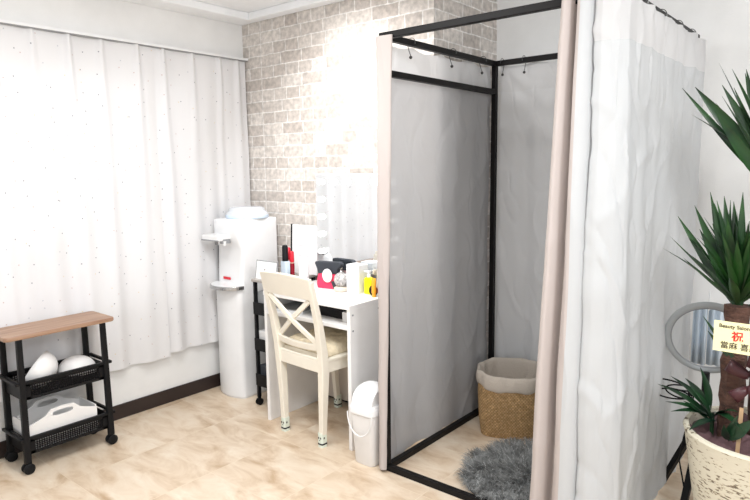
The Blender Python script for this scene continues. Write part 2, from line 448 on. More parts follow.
# ------------------------------------------------------------------ cloth
def sheet(top, bot, z0, z1, folds, nu=160, nv=60, wr=.006, v0=0, grow=(.45, 1.0), sag=0, zb=0, seed=0, header=None):
    """cloth hung from polyline `top` at z1 down to polyline `bot` at z0; folds: [(cycles, amplitude, phase)]"""
    def along(P, u):
        P = [Vector((p[0], p[1], 0)) for p in P]
        L_ = [(b_ - a_).length for a_, b_ in zip(P, P[1:])]; T = sum(L_); s = u * T
        for (a_, b_), l in zip(zip(P, P[1:]), L_):
            if s <= l or (a_, b_) == (P[-2], P[-1]):
                d = (b_ - a_).normalized(); return a_ + d * min(s, l), Vector((d.y, -d.x, 0))
            s -= l
        return P[-1], Vector((d.y, -d.x, 0))
    bm = nb(); G = []
    for j in range(nv + 1):
        v = j / nv; row = []
        for i in range(nu + 1):
            u = i / nu
            a_, n1 = along(top, u); c_, n2 = along(bot, u)
            p = a_.lerp(c_, v); n = n1.lerp(n2, v)
            if n.length > 1e-5: n.normalize()
            g = grow[0] + (grow[1] - grow[0]) * min(1, v * 1.6)
            off = 0
            for k, (c, am, ph) in enumerate(folds):
                uu = u + .012 * math.sin(3 * v + ph) + .01 * noise.noise(Vector((u * 4, v * 1.3, seed + k)))
                off += am * math.sin(2 * PI * c * uu + ph)
            off *= g
            off += wr * (noise.noise(Vector((p.x * 5 + seed, p.y * 5, v * 6))) + .5 * noise.noise(Vector((p.x * 13, p.y * 13 + seed, v * 15))))
            rd = 1 - abs(2.2 * noise.noise(Vector((p.x * 4 + p.y * 4 + seed * 3.3 + v * 1.5, v * 5.5, seed))))
            rd2 = 1 - abs(2.2 * noise.noise(Vector((p.x * 8 + p.y * 8 - v * 4, v * 9, seed + 5))))
            off += (.006 * max(0, rd) ** 7 - .004 * max(0, rd2) ** 7) * wr / .008
            z = z1 + (z0 - z1) * v
            if zb: z += zb * v * noise.noise(Vector((u * 9, seed, 0)))
            if sag: z -= sag[1] * (1 - v) ** 6 * abs(math.sin(PI * u * sag[0])) 
            row.append(bm.verts.new((p.x + n.x * off, p.y + n.y * off, z)))
        G.append(row)
    for j in range(nv):
        for i in range(nu):
            f = bm.faces.new((G[j][i], G[j][i + 1], G[j + 1][i + 1], G[j + 1][i]))
            if header and (j / nv) * (z1 - z0) < header: f.material_index = 1
    return bm

# window curtains: two white speckled panels with pinch pleats
def window_panel(y0, y1, z0, pl, seed):
    bm = nb(); G = []; nu = int((y1 - y0) * 190); nv = 70; z1 = 2.119
    for j in range(nv + 1):
        v = j / nv; row = []
        for i in range(nu + 1):
            u = i / nu; y = y0 + (y1 - y0) * u
            x = 0
            for k, py in enumerate(pl):
                yy = y - py - .012 * math.sin(2.1 * v * 2 + k * 1.7) * v
                wdt = .014 + .035 * v ** .7 * (1 + .4 * math.sin(k * 2.3))
                x += (.019 + .010 * math.sin(k * 3.1)) * (1 - .35 * v) * math.exp(-(yy / wdt) ** 2)
            x += .009 * v * math.sin(y * 23 + seed + 1.2 * math.sin(y * 5)) + .007 * math.sin(y * 41 + seed) * (.3 + v)
            x += .010 * noise.noise(Vector((seed, y * 4, v * 5)))
            z = z1 + (z0 - z1) * v + .008 * v * noise.noise(Vector((y * 5, seed, 2)))
            row.append(bm.verts.new((XL + .030 + x, y, z)))
        G.append(row)
    for j in range(nv):
        for i in range(nu): bm.faces.new((G[j][i], G[j][i + 1], G[j + 1][i + 1], G[j + 1][i]))
    return bm
cur = obj('window_curtain', window_panel(.1, 2.00, .300, [.2, .42, .62, .82, 1.02, 1.17, 1.348, 1.526, 1.70, 1.90], 1), M['wcurt'], smooth=True)
tag(cur, 'left white speckled curtain panel hanging behind the black trolley', 'curtain', 'white speckled curtains at the window')
cur = obj('window_curtain', window_panel(1.96, 2.668, .318, [2.065, 2.26, 2.46, 2.60], 5), M['wcurt'], smooth=True)
tag(cur, 'right white speckled curtain panel ending behind the water dispenser', 'curtain', 'white speckled curtains at the window')
r = thing('curtain_rail', 'slim white rail along the window wall carrying the speckled curtains', 'curtain rail', (XL + .03, 1.2, 2.125))
obj('rail', box(nb(), -.03, .030, -1.15, 1.475, -.004, .010), M['white'], r, bevel=.002)
obj('track_slot', box(nb(), -.01, .026, -1.15, 1.47, -.0075, -.0042), M['greyplastic'], r)

# ------------------------------------------------------------------ fitting booth
bx0, bx1, by0, by1, bh = -1.735, -.72, 2.163, 3.155, 1.985
fr = thing('fitting_booth', 'black square steel tube fitting booth stand with curtains hung round it', 'fitting booth', (bx0, by0, 0))
T = .028; W_, D_ = bx1 - bx0, by1 - by0
def tb(name, a, b_): return obj(name, bar(nb(), a, b_, T), M['frame'], fr, bevel=.0025)
for x in (0, W_):
    for y in (0, D_): tb('post', (x, y, 0), (x, y, bh + T / 2))
for z, n in ((bh, 'top_rail'), (T / 2, 'bottom_rail')):
    tb(n, (T / 2, 0, z), (W_ - T / 2, 0, z)); tb(n, (T / 2, D_, z), (W_ - T / 2, D_, z))
    tb(n, (0, T / 2, z), (0, D_ - T / 2, z)); tb(n, (W_, T / 2, z), (W_, D_ - T / 2, z))
tb('cross_bar', (0, T / 2, 1.832), (0, D_ - T / 2, 1.832))

zt = bh - .035
def booth_curtain(name, label, bm, m, solid=0):
    o = obj(name, bm, m, smooth=True, solid=solid)
    return tag(o, label, 'curtain', 'curtains of the fitting booth')
# left side (seen from inside), outside the rail
xo = bx0 - .033
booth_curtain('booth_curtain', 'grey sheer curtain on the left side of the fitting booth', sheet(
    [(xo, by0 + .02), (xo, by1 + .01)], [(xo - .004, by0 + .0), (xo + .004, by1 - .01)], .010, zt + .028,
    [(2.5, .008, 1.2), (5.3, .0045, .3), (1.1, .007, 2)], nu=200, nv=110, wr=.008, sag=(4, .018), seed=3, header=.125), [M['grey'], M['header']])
# back
yo = by1 + .038
yf = by0 - .035
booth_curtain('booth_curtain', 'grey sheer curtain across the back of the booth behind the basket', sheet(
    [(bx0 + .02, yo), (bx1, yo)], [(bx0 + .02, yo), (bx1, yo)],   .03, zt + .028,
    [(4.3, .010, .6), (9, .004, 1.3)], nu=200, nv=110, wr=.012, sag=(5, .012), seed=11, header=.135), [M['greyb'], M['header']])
# right side, outer face, hooked along the right rail
xr = bx1 + .036
booth_curtain('booth_curtain', 'pale grey white curtain hooked along the right side of the booth beside the plant', sheet(
    [(-.800, yf + .012), (-.790, yf - .012), (-.765, yf - .026), (-.73, yf - .026), (-.705, yf - .012), (xr, yf + .02), (xr, by1 + .02)],
    [(-.790, yf + .012), (-.785, yf - .018), (-.760, yf - .034), (-.72, yf - .034), (-.69, yf - .016), (xr + .016, yf + .02), (xr + .010, by1)], .012, zt + .026,
    [(3.2, .006, 2.0), (7.4, .004, .4), (1.3, .006, 1)], nu=260, nv=110, wr=.010, sag=(6, .009), seed=21, zb=.02, header=.125), [M['pale'], M['header']])
# front curtain pulled back to the right post: pinkish lining, deep fold, pale outer cloth
bm = nb()
def bunch(prof_top, prof_bot, z0, z1, seed, nv=110, wr=.006, dens=10):
    """thick gathered cloth following a free profile of (x,y) points"""
    bm = nb()
    def cr(P, n):
        o = []
        for i in range(len(P) - 1):
            p0 = P[max(0, i - 1)]; p1 = P[i]; p2 = P[i + 1]; p3 = P[min(len(P) - 1, i + 2)]
            for k in range(n):
                t = k / n
                o.append(tuple(.5 * (2 * p1[c] + (p2[c] - p0[c]) * t + (2 * p0[c] - 5 * p1[c] + 4 * p2[c] - p3[c]) * t * t + (3 * p1[c] - p0[c] - 3 * p2[c] + p3[c]) * t ** 3) for c in (0, 1)))
        o.append(P[-1]); return o
    A, B = cr(prof_top, dens), cr(prof_bot, dens)
    G = []
    for j in range(nv + 1):
        v = j / nv; row = []
        for (ax_, ay), (bx_, by_) in zip(A, B):
            x, y = ax_ + (bx_ - ax_) * v, ay + (by_ - ay) * v
            x += wr * noise.noise(Vector((x * 9 + seed, y * 9, v * 5))); y += wr * noise.noise(Vector((x * 9, y * 9 + seed, v * 5 + 9)))
            rd = 1 - abs(2.2 * noise.noise(Vector((x * 7 + seed, v * 4.5 + x * 3, seed))))
            y -= wr * .8 * max(0, rd) ** 7
            row.append(bm.verts.new((x, y, z1 + (z0 - z1) * v)))
        G.append(row)
    for j in range(nv):
        for i in range(len(A) - 1): bm.faces.new((G[j][i], G[j][i + 1], G[j + 1][i + 1], G[j + 1][i]))
    return bm
yf = by0 - .035
fc = bunch(
    [(-.905, yf + .05), (-.918, yf + .01), (-.900, yf - .014), (-.880, yf + .000), (-.872, yf + .040), (-.860, yf + .012), (-.846, yf - .028), (-.825, yf - .040), (-.806, yf - .028), (-.797, yf + .004), (-.800, yf + .030)],
    [(-.985, yf + .06), (-1.005, yf + .01), (-.975, yf - .022), (-.945, yf + .006), (-.930, yf + .055), (-.912, yf + .012), (-.880, yf - .042), (-.845, yf - .055), (-.812, yf - .040), (-.795, yf + .004), (-.800, yf + .035)],
    .02, bh + .03, 5)
o = obj('booth_curtain', fc, M['pale'], smooth=True)
o.data.materials.append(M['pinkish'])
nloop = 10 * 10
for i, p in enumerate(o.data.polygons):
    k = (i % nloop) / 10
    if k < 6.6: p.material_index = 1
tag(o, 'thick pinkish beige and white curtain gathered at the front right post of the booth', 'curtain', 'curtains of the fitting booth')
# front-left: narrow beige curtain edge wrapped round the front left post
fl = bunch([(bx0 - .022, by0 + .05), (bx0 - .026, by0), (bx0 - .018, yf + .010), (bx0 + .004, yf), (bx0 + .060, yf + .002), (bx0 + .070, yf + .012), (bx0 + .044, yf + .018)],
           [(bx0 - .030, by0 + .05), (bx0 - .036, by0), (bx0 - .026, yf + .008), (bx0 - .006, yf - .006), (bx0 + .010, yf - .004), (bx0 + .018, yf + .010), (bx0 + .002, yf + .014)], .015, zt + .03, 9, wr=.005)
o = obj('booth_curtain', fl, M['pinkish'], smooth=True)
tag(o, 'narrow pinkish beige curtain edge wrapped around the front left booth post', 'curtain', 'curtains of the fitting booth')

# hooks
def make_hook():
    t = thing('curtain_hook', 'h', 'curtain hook', group='wire hooks on the booth rails')
    P = [(math.sin(a) * .022, 0, math.cos(a) * .024) for a in [(-.55 + 1.15 * k / 10) * PI for k in range(11)]]
    obj('wire', tube(nb(), P + [(.012, 0, -.035), (.004, 0, -.055)], .0018, 6), M['hook'], t, smooth=True)
    obj('ball_end', lathe(nb(), [(.001, -.008), (.006, -.005), (.008, 0), (.006, .005), (.001, .008)], (.004, 0, -.062), 12), M['hook'], t, smooth=True)
    return t
hk = make_hook(); first = True
spots = [(bx0, 2.37, PI, 'on the left rail, nearest the front post'), (bx0, 2.72, PI, 'at the middle of the left rail'), (bx0, 3.02, PI, 'on the left rail, nearest the back corner'),
         (-1.69, by1, PI / 2, 'at the left end of the back rail'), (-1.56, by1, PI / 2, 'in the middle of the visible back rail'), (-1.30, by1, PI / 2, 'at the right end of the visible back rail'),
         (bx1, 2.36, 0, 'on the right rail, nearest the camera'), (bx1, 2.60, 0, 'on the right rail, second from the front'), (bx1, 2.84, 0, 'on the right rail, second from the far end'), (bx1, 3.06, 0, 'on the right rail, at the far end')]
for x, y, a, s in spots:
    h = hk if first else copy_tree(hk); first = False
    h.location = (x, y, bh); h.rotation_euler = (0, 0, a); h['label'] = 'small dark wire curtain hook ' + s

# basket with liner in the booth
bk = thing('laundry_basket', 'woven seagrass basket with folded linen liner in the back of the booth', 'basket', (-1.495, 2.945, 0), .37)
def sq(r, z, e, n=48, wob=0, sd=0):
    o = []
    for i in range(n):
        a = 2 * PI * i / n + PI / 4
        k = (abs(math.cos(a)) ** e + abs(math.sin(a)) ** e) ** (-1 / e)
        q = 1 + wob * noise.noise(Vector((math.cos(a) * 3, math.sin(a) * 3, sd)))
        o.append((r * k * q * math.cos(a), r * k * q * math.sin(a), z))
    return o
bm = nb(); rings = []
for k in range(13):
    t = k / 12; rings.append(sq(.150 + .022 * math.sin(t * PI * .55), .004 + .30 * t, 4.6 - 2.2 * t))
R_ = loft(bm, rings, cap=(True, False))
uvl = bm.loops.layers.uv.new('UVMap')
idx = {v: (i / 48, j / 12) for j, rg in enumerate(R_) for i, v in enumerate(rg)}
for f in bm.faces:
    us = [idx[l.vert][0] for l in f.loops]
    for l in f.loops:
        u, v = idx[l.vert]
        if max(us) - min(us) > .5 and u < .5: u += 1
        l[uvl].uv = (u, v)
obj('basket_body', bm, M['seag'], bk, smooth=True, solid=.006)
bm = nb(); pr = []
for r_, z in ((.176, .262), (.184, .268), (.187, .30), (.184, .335), (.176, .346), (.166, .340), (.158, .30), (.150, .20), (.140, .10), (.125, .02)):
    pr.append([(x, y, z + (.022 * noise.noise(Vector((x * 14, y * 14, 2))) if z < .345 else .008 * noise.noise(Vector((x * 20, y * 20, 5)))))
               for x, y, _ in [(x * q_, y * q_, 0) for x, y, q_ in [(x, y, 1 - (.10 * max(0, noise.noise(Vector((x * 22, y * 22, 3)))) if r_ < .17 else .04 * max(0, noise.noise(Vector((x * 25, y * 25, 8)))))) for x, y, _z in sq(r_, z, 2.5, 90, .05, 1)]]])
loft(bm, pr, cap=(False, True))
obj('liner', bm, M['cloth'], bk, smooth=True, sub=1)

# shaggy rug
rc = Vector((-1.145, 2.50, 0))
rg = thing('fur_rug', 'round shaggy grey fur rug on the booth floor before the basket', 'rug', rc)
def edge(a): return .315 + .025 * noise.noise(Vector((math.cos(a) * 2, math.sin(a) * 2, 3)))
bm = nb()
loft(bm, [[(edge(2 * PI * i / 48) * s * math.cos(2 * PI * i / 48), edge(2 * PI * i / 48) * s * math.sin(2 * PI * i / 48), z) for i in range(48)] for s, z in ((1, .002), (1, .010), (.9, .016), (.3, .018))])
obj('rug_base', bm, M['fur2'], rg, smooth=True)
vs, fs = [], []
rnd = random.Random(4)
for k in range(15000):
    a = rnd.uniform(0, 2 * PI); q = math.sqrt(rnd.random()); e = edge(a) * q
    x, y = e * math.cos(a), e * math.sin(a)
    n1 = noise.noise(Vector((x * 9, y * 9, 1))); n2 = noise.noise(Vector((x * 9, y * 9, 7)))
    n3 = noise.noise(Vector((x * 34, y * 34, 12))); da = a + n1 * 1.6 + n3 * 2.6 + rnd.uniform(-.35, .35); ln = rnd.uniform(.035, .065) * (1 + .4 * n2)
    ddx, ddy = math.cos(da), math.sin(da); hgt = rnd.uniform(.018, .034) * (1 + .5 * n2)
    wx, wy = -ddy * .0011, ddx * .0011
    b0 = len(vs)
    for t in (0, .4, .75):
        px_, py_ = x + ddx * ln * t, y + ddy * ln * t; pz = .014 + hgt * math.sin(t * PI * .6)
        ww = 1 - .5 * t
        vs += [(px_ - wx * ww, py_ - wy * ww, pz), (px_ + wx * ww, py_ + wy * ww, pz)]
    vs.append((x + ddx * ln, y + ddy * ln, max(.006, .014 + hgt * .72)))
    fs += [(b0, b0 + 1, b0 + 3, b0 + 2), (b0 + 2, b0 + 3, b0 + 5, b0 + 4), (b0 + 4, b0 + 5, b0 + 6)]
me = bpy.data.meshes.new('fur_pile'); me.from_pydata(vs, [], fs); me.materials.append(M['fur']); me.materials.append(M['furw'])
for k, p in enumerate(me.polygons): p.material_index = 1 if (k // 3) % 11 == 0 else 0
o = bpy.data.objects.new('fur_pile', me); C.objects.link(o); o.parent = rg; o['kind'] = 'stuff'

# ------------------------------------------------------------------ desk
dk = thing('dressing_table', 'white melamine dressing table with open shelf under its top, behind the cream chair', 'desk', (-2.313, 2.20, 0))
hw = .323; dd = .445
obj('side_panel', box(nb(), -hw, -hw + .022, 0, dd, 0, .728), M['whitem'], dk, bevel=.0015)
sp_ = obj('side_panel', box(nb(), hw - .022, hw, 0, dd, 0, .728), M['whitem'], dk, bevel=.0015)
for y, z in ((.02, .70), (.22, .70), (.40, .70), (.02, .62), (.40, .62)): obj('screw_cap', lathe(nb(), [(.005, 0), (.005, .0015)], (hw, y, z), 10, 'X'), M['greyplastic'], sp_)
obj('tabletop', box(nb(), -hw, hw, -.004, dd, .728, .750), M['whitem'], dk, bevel=.0015)
obj('shelf', box(nb(), -hw + .022, hw - .022, .004, dd - .015, .622, .642), M['whitem'], dk, bevel=.0015)
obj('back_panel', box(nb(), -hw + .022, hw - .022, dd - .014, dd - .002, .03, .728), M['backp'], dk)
def carton(name, label, cat, x0, x1, y0, y1, z0, z1, m, group=None, bevel=.002):
    cx, cy = (x0 + x1) / 2, (y0 + y1) / 2
    o = obj(name, box(nb(), x0 - cx, x1 - cx, y0 - cy, y1 - cy, 0, z1 - z0), m, bevel=bevel, at=(cx, cy, z0))
    return tag(o, label, cat, group)
carton('storage_box', 'black box in the middle of the open shelf under the dressing table top', 'box', -2.33, -2.12, 2.30, 2.55, .642, .716, M['black'])
carton('storage_box', 'small white box at the right end of the dressing table shelf', 'box', -2.108, -2.03, 2.27, 2.40, .642, .690, M['whitem'])
t = thing('magazine', 'grey magazine lying at the left of the dressing table shelf', 'magazine', (-2.50, 2.36, .642), .15)
obj('pages', box(nb(), -.10, .10, -.12, .12, 0, .014), M['white'], t); obj('cover', box(nb(), -.102, .102, -.122, .122, .014, .0155), M['greyplastic'], t)
carton('paper_box', 'flat grey cardboard tray behind the magazine on the dressing table shelf', 'tray', -2.60, -2.42, 2.50, 2.61, .642, .70, M['greyplastic'])

# mirror with bulbs
mr = thing('vanity_mirror', 'frameless white vanity mirror edged with lit round bulbs on the dressing table', 'mirror', (-2.245, 2.555, .750))
mw, mz0, mz1 = .312, .093, .640
bm = nb(); rgm = [(-mw, -mw + .055), (mw - .055, mw)]
obj('backboard', box(nb(), -mw, mw, -.004, .018, mz0, mz1), M['white'], mr, bevel=.004)
obj('glass', box(nb(), -mw + .004, mw - .004, -.0075, -.0045, mz0 + .004, mz1 - .004), M['mirror'], mr)
obj('stand_base', box(nb(), -.15, .15, -.018, .065, 0, .018), M['white'], mr, bevel=.004)
for s in (-1, 1):
    obj('stand_leg', bar(nb(), (s * .12, .03, .016), (s * .12, .024, .30), .022, .010), M['white'], mr)
    obj('pivot_clip', box(nb(), s * .13 - .006, s * .13 + .006, -.022, -.008, .100, .122), M['beige'], mr)
bl = None
bp_ = [(-mw + .045, mz1 - .045 - k * .10) for k in range(5)] + [(mw - .045, mz1 - .045 - k * .10) for k in range(5)] + [(-mw + .045 + k * .1, mz1 - .045) for k in range(1, 5)]
for x, z in bp_:
    if bl is None:
        bl = obj('bulb', lathe(nb(), [(.010, 0), (.015, -.007), (.016, -.014), (.012, -.023), (.001, -.027)], (0, 0, 0), 16, 'Y'), M['bulb'], mr, smooth=True); c = bl
    else:
        c = bl.copy(); C.objects.link(c); c.parent = mr
    c.location = (x, -.008, z)

# things on the dressing table
zt_ = .750
t = thing('pouch', 'crimson cosmetics pouch with charcoal top and white oval patch on the dressing table', 'pouch', (-2.405, 2.485, zt_), .15); t.scale = (1.1, .9, .92)
def pillow(hx, hy, z0, z1, top=1, n=20, e=3):
    bm = nb(); loft(bm, [[(math.copysign(abs(math.cos(2 * PI * i / n)) ** (2 / e), math.cos(2 * PI * i / n)) * hx * (1 + (top - 1) * k / 6) * (1 - .12 * (abs(k - 3) / 3) ** 3),
        math.copysign(abs(math.sin(2 * PI * i / n)) ** (2 / e), math.sin(2 * PI * i / n)) * hy * (1 - .55 * k / 6), z0 + (z1 - z0) * k / 6) for i in range(n)] for k in range(7)]); return bm
obj('pouch_body', pillow(.072, .038, 0, .095, .9), M['pink'], t, smooth=True)
bm = nb()
prof = [(-.078, .150), (-.072, .162), (.074, .166), (.090, .156), (.084, .138), (.064, .120), (.060, .090), (-.058, .086), (-.064, .118)]
loft(bm, [[(x, y, z) for x, z in prof] for y in (-.020, .020)])
obj('pouch_top', bm, M['dkgrey'], t, bevel=.006)
bm = nb(); loft(bm, [[(.030 * math.cos(2 * PI * i / 20) * s + .012, y, .082 + .042 * math.sin(2 * PI * i / 20) * s) for i in range(20)] for s, y in ((1, -.034), (1, -.039), (.8, -.041))])
obj('oval_patch', bm, M['white'], t, smooth=True)
obj('hanging_strap', bar(nb(), (.045, -.034, .05), (.062, -.036, .004), .022, .006, up=(0, 1, 0)), M['dkgrey'], t)

t = thing('perfume_jar', 'round silver filigree jar on a cream foot between the pouch and the white box', 'jar', (-2.280, 2.455, zt_))
obj('jar_foot', lathe(nb(), [(.030, 0), (.042, .004), (.042, .020), (.030, .028)]), M['beige'], t, smooth=True)
obj('jar_ball', lathe(nb(), [(.041 * math.sin(PI * k / 12) + .0005, .064 - .041 * math.cos(PI * k / 12)) for k in range(13)]), M['crystal'], t, smooth=True)
obj('knob', lathe(nb(), [(.006, .103), (.009, .108), (.005, .114)]), M['chrome'], t, smooth=True)

t = thing('tissue_box', 'upright plain white box standing left of the yellow bottle', 'box', (-2.192, 2.488, zt_), 0)
obj('carton', box(nb(), -.045, .045, -.04, .04, 0, .155), M['white'], t, bevel=.004)
obj('lid_seam', box(nb(), -.0455, .0455, -.0405, .0405, .128, .130), M['caddy'], t)

t = thing('pump_bottle', 'bright yellow bottle with white pump top on the dressing table', 'bottle', (-2.110, 2.490, zt_))
obj('bottle_body', loft(nb_ := nb(), [rrect(0, 0, .027 * s, .018 * s, .012 * s, z) for s, z in ((.9, 0), (1, .005), (1, .075), (.85, .086), (.4, .092))]) and nb_, M['yellow'], t, smooth=True)
bm = nb(); lathe(bm, [(.011, .09), (.011, .106), (.006, .107), (.006, .118)]); box(bm, -.028, .010, -.008, .008, .116, .126)
obj('pump', bm, M['white'], t, bevel=.001)
t = thing('cream_tube', 'beige capped cylinder bottle standing behind the orange tube', 'bottle', (-2.052, 2.52, zt_))
obj('bottle_body', lathe(nb(), [(.020, 0), (.022, .004), (.022, .125), (.018, .13)]), M['beige'], t, smooth=True)
obj('cap', lathe(nb(), [(.016, .13), (.016, .155), (.012, .158)]), M['white'], t, smooth=True)
t = thing('compact_mirror', 'small round black compact standing on edge beside the orange tube', 'compact', (-2.052, 2.455, zt_))
obj('case', lathe(nb(), [(.026, -.006), (.028, -.003), (.028, .003), (.026, .006)], (0, 0, .029), 28, 'Y'), M['black'], t, smooth=True)
obj('hinge', box(nb(), -.006, .006, -.005, .005, 0, .004), M['chrome'], t)
for nm, lab, x, m_, hgt in (('lotion_tube', 'orange squeeze tube on the right end of the dressing table', -2.035, 'orange', .10), ('lotion_tube', 'slim red squeeze tube at the far right end of the dressing table', -2.012, 'red', .105)):
    t = thing(nm, lab, 'tube', (x, 2.462 if m_ == 'red' else 2.44, zt_), group='squeeze tubes on the dressing table')
    bm = nb(); loft(bm, [[(.013 * sx * math.cos(2 * PI * i / 16), .013 * sy * math.sin(2 * PI * i / 16), z) for i in range(16)] for sx, sy, z in ((1, 1, .022), (1, .95, .05), (1.1, .5, hgt - .01), (1.15, .1, hgt))])
    obj('tube_body', bm, M[m_], t, smooth=True); obj('cap', lathe(nb(), [(.010, 0), (.010, .022)]), M['white'] if m_ == 'red' else M[m_], t, smooth=True)
t = thing('leaflet', 'flat white leaflet with small grey mark near the front edge of the dressing table', 'leaflet', (-2.17, 2.275, zt_), .1)
obj('paper', box(nb(), -.06, .06, -.035, .035, 0, .0015), M['white'], t)
bm = nb(); box(bm, -.022, .014, -.012, .004, .0016, .0022); box(bm, .034, .042, -.018, -.013, .0016, .0022)
obj('printing', bm, M['greyink'], t)

# ------------------------------------------------------------------ cosmetics on the narrow trolley
# narrow black trolley between dispenser and desk
def caster(parent, x, y, zt, r=.024):
    c = obj('caster', bar(nb(), (x, y, r * 1.2), (x, y, zt), .016, .016), M['black'], parent)
    bm = nb()
    for s in (-1, 1): lathe(bm, [(r * .75, s * .013 - .007), (r, s * .013 - .004), (r, s * .013 + .004), (r * .75, s * .013 + .007)], (x, y, r), 20, 'X')
    obj('wheel', bm, M['black'], c, smooth=True)
    return c
nt_ = thing('slim_trolley', 'narrow black trolley with grey top squeezed between water dispenser and dressing table', 'trolley', (-2.765, 2.30, 0)); nt_.scale = (.74, 1, 1)
for x in (-.118, .118):
    for y in (.02, .33):
        obj('leg', bar(nb(), (x, y, .05), (x, y, .765), .022), M['black'], nt_, bevel=.003); caster(nt_, x, y, .06, .021)
obj('tabletop', box(nb(), -.135, .135, 0, .35, .762, .780), M['greyboard'], nt_, bevel=.004)
for z in (.565, .345, .125):
    bm = nb(); box(bm, -.125, .125, .01, .34, z, z + .006)
    for x0, x1, y0, y1 in ((-.13, .13, .005, .013), (-.13, .13, .337, .345), (-.13, -.122, .005, .345), (.122, .13, .005, .345)): box(bm, x0, x1, y0, y1, z, z + .075)
    obj('basket', bm, M['black'], nt_, bevel=.002)
for z, lab, m_, h_ in ((.571, 'grey plastic case on the top shelf of the narrow trolley', 'greyplastic', .13), (.351, 'pale grey box on the middle shelf of the narrow trolley', 'caddy', .11), (.131, 'dark grey box on the lowest shelf of the narrow trolley', 'dkgrey', .12)):
    carton('storage_box', lab, 'box', -2.85, -2.70, 2.33, 2.60, z, z + h_, M[m_], group='boxes inside the narrow trolley')
zz = .780
t = thing('notice_frame', 'small white framed notice leaning on the narrow trolley beside the dispenser', 'notice', (-2.765, 2.325, zz))
bm = nb(); mtx = Matrix.Rotation(-.16, 4, 'X'); box(bm, -.088, .088, 0, .006, 0, .108, mtx)
obj('board', bm, M['white'], t, bevel=.001)
bm = nb()
for a in ((-.090, .090, -.001, .007, .106, .111), (-.091, -.087, -.001, .007, 0, .111), (.087, .091, -.001, .007, 0, .111)): box(bm, *a, mtx)
obj('frame', bm, M['greyplastic'], t)
bm = nb(); lathe(bm, [(.004, 0), (.004, -.0015)], (0, -.001, .06), 10, 'Y'); obj('printed_dot', bm, M['ink'], t)
# bottle with black cap
t = thing('foundation_bottle', 'clear square bottle with tall black cap left of the red lipsticks', 'bottle', (-2.715, 2.44, zz))
bm = nb(); loft(bm, [rrect(0, 0, .024 * s, .018, .006, z) for s, z in ((.96, .022), (1, .026), (1, .095), (.85, .102))]); obj('bottle_body', bm, M['bluep'], t, smooth=True)
bm = nb(); loft(bm, [rrect(0, 0, .0245, .0185, .006, z) for z in (0, .022)]); obj('bottle_foot', bm, M['dred'], t, smooth=True)
obj('cap', lathe(nb(), [(.018, .102), (.018, .185), (.014, .195), (.006, .198)]), M['black'], t, smooth=True)
g = None
for i, (x, y, hh, m_, lab) in enumerate(((-2.778, 2.50, .185, 'dred', 'tall dark red lipstick case next to the black capped bottle'), (-2.746, 2.495, .175, 'red', 'bright red lipstick case in the middle of the three'), (-2.712, 2.49, .155, 'red', 'shortest bright red lipstick case, next to the white bottle'))):
    t = thing('lipstick', lab, 'lipstick', (x, y, zz), group='red lipsticks on the narrow trolley')
    obj('case', lathe(nb(), [(.0145, 0), (.015, .004), (.015, hh * .52), (.0135, hh * .53)]), M['dred'], t, smooth=True)
    obj('band', lathe(nb(), [(.0125, hh * .53), (.0125, hh * .58)]), M['gold'], t, smooth=True)
    obj('cap', lathe(nb(), [(.013, hh * .58), (.0138, hh * .62), (.0128, hh * .96), (.008, hh)]), M[m_], t, smooth=True)
t = thing('lotion_bottle', 'plain white bottle on the left end of the dressing table by the board', 'bottle', (-2.570, 2.45, zt_))
obj('bottle_body', lathe(nb(), [(.026, 0), (.029, .005), (.029, .14), (.022, .155), (.012, .162)]), M['white'], t, smooth=True)
obj('cap', lathe(nb(), [(.013, .162), (.013, .195), (.010, .2)]), M['white'], t, smooth=True)
t = thing('price_board', 'white upright price board with black left edge leaning against the brick wall', 'board', (-2.735, 2.61, zz))
bm = nb(); mt2 = Matrix.Rotation(-.05, 4, 'X') ; box(bm, -.11, .11, 0, .006, 0, .30, mt2)
obj('board', bm, M['white'], t)
bm = nb(); box(bm, -.120, -.110, -.004, .010, 0, .302, mt2); obj('edge_strip', bm, M['black'], t)
bm = nb()
for x0, x1, z in ((-.02, -.005, .215), (-.06, .05, .19), (-.05, .06, .17), (.0, .02, .13), (-.05, .04, .11), (-.06, .05, .25)): box(bm, x0, x1, -.0012, -.0004, z, z + .003, mt2)
obj('printed_lines', bm, mat('faint_ink', (.6, .6, .62), .6), t)

# ------------------------------------------------------------------ chair
ch = thing('side_chair', 'cream painted wooden chair with crossed back tucked into the dressing table', 'chair', (-2.300, 2.145, 0), -.06)
ch.scale = (.92, 1, 1)
def curve_leg(pts, ws):
    bm = nb(); rings = []
    for (x, y, z), (wx, wy) in zip(pts, ws):
        rings.append([(x - wx / 2, y - wy / 2, z), (x + wx / 2, y - wy / 2, z), (x + wx / 2, y + wy / 2, z), (x - wx / 2, y + wy / 2, z)])
    loft(bm, rings); return bm
def sock(parent, x, y):
    s = obj('leg_sock', (lambda b_: (loft(b_, [rrect(x, y, .019, .019, .008, z) for z in (0, .02, .075)]), b_)[1])(nb()), M['sock'], parent, smooth=True)
    bm = nb(); loft(bm, [rrect(x, y, .0198, .0198, .008, z) for z in (.014, .022)])
    box(bm, x - .012, x - .005, y - .0200, y - .0185, .045, .055); box(bm, x + .004, x + .011, y - .0200, y - .0185, .045, .055); box(bm, x - .004, x + .003, y - .0200, y - .0185, .035, .039)
    box(bm, x + .0185, x + .02, y - .008, y - .001, .045, .055)
    obj('sock_pattern', bm, M['blackknit'], s)
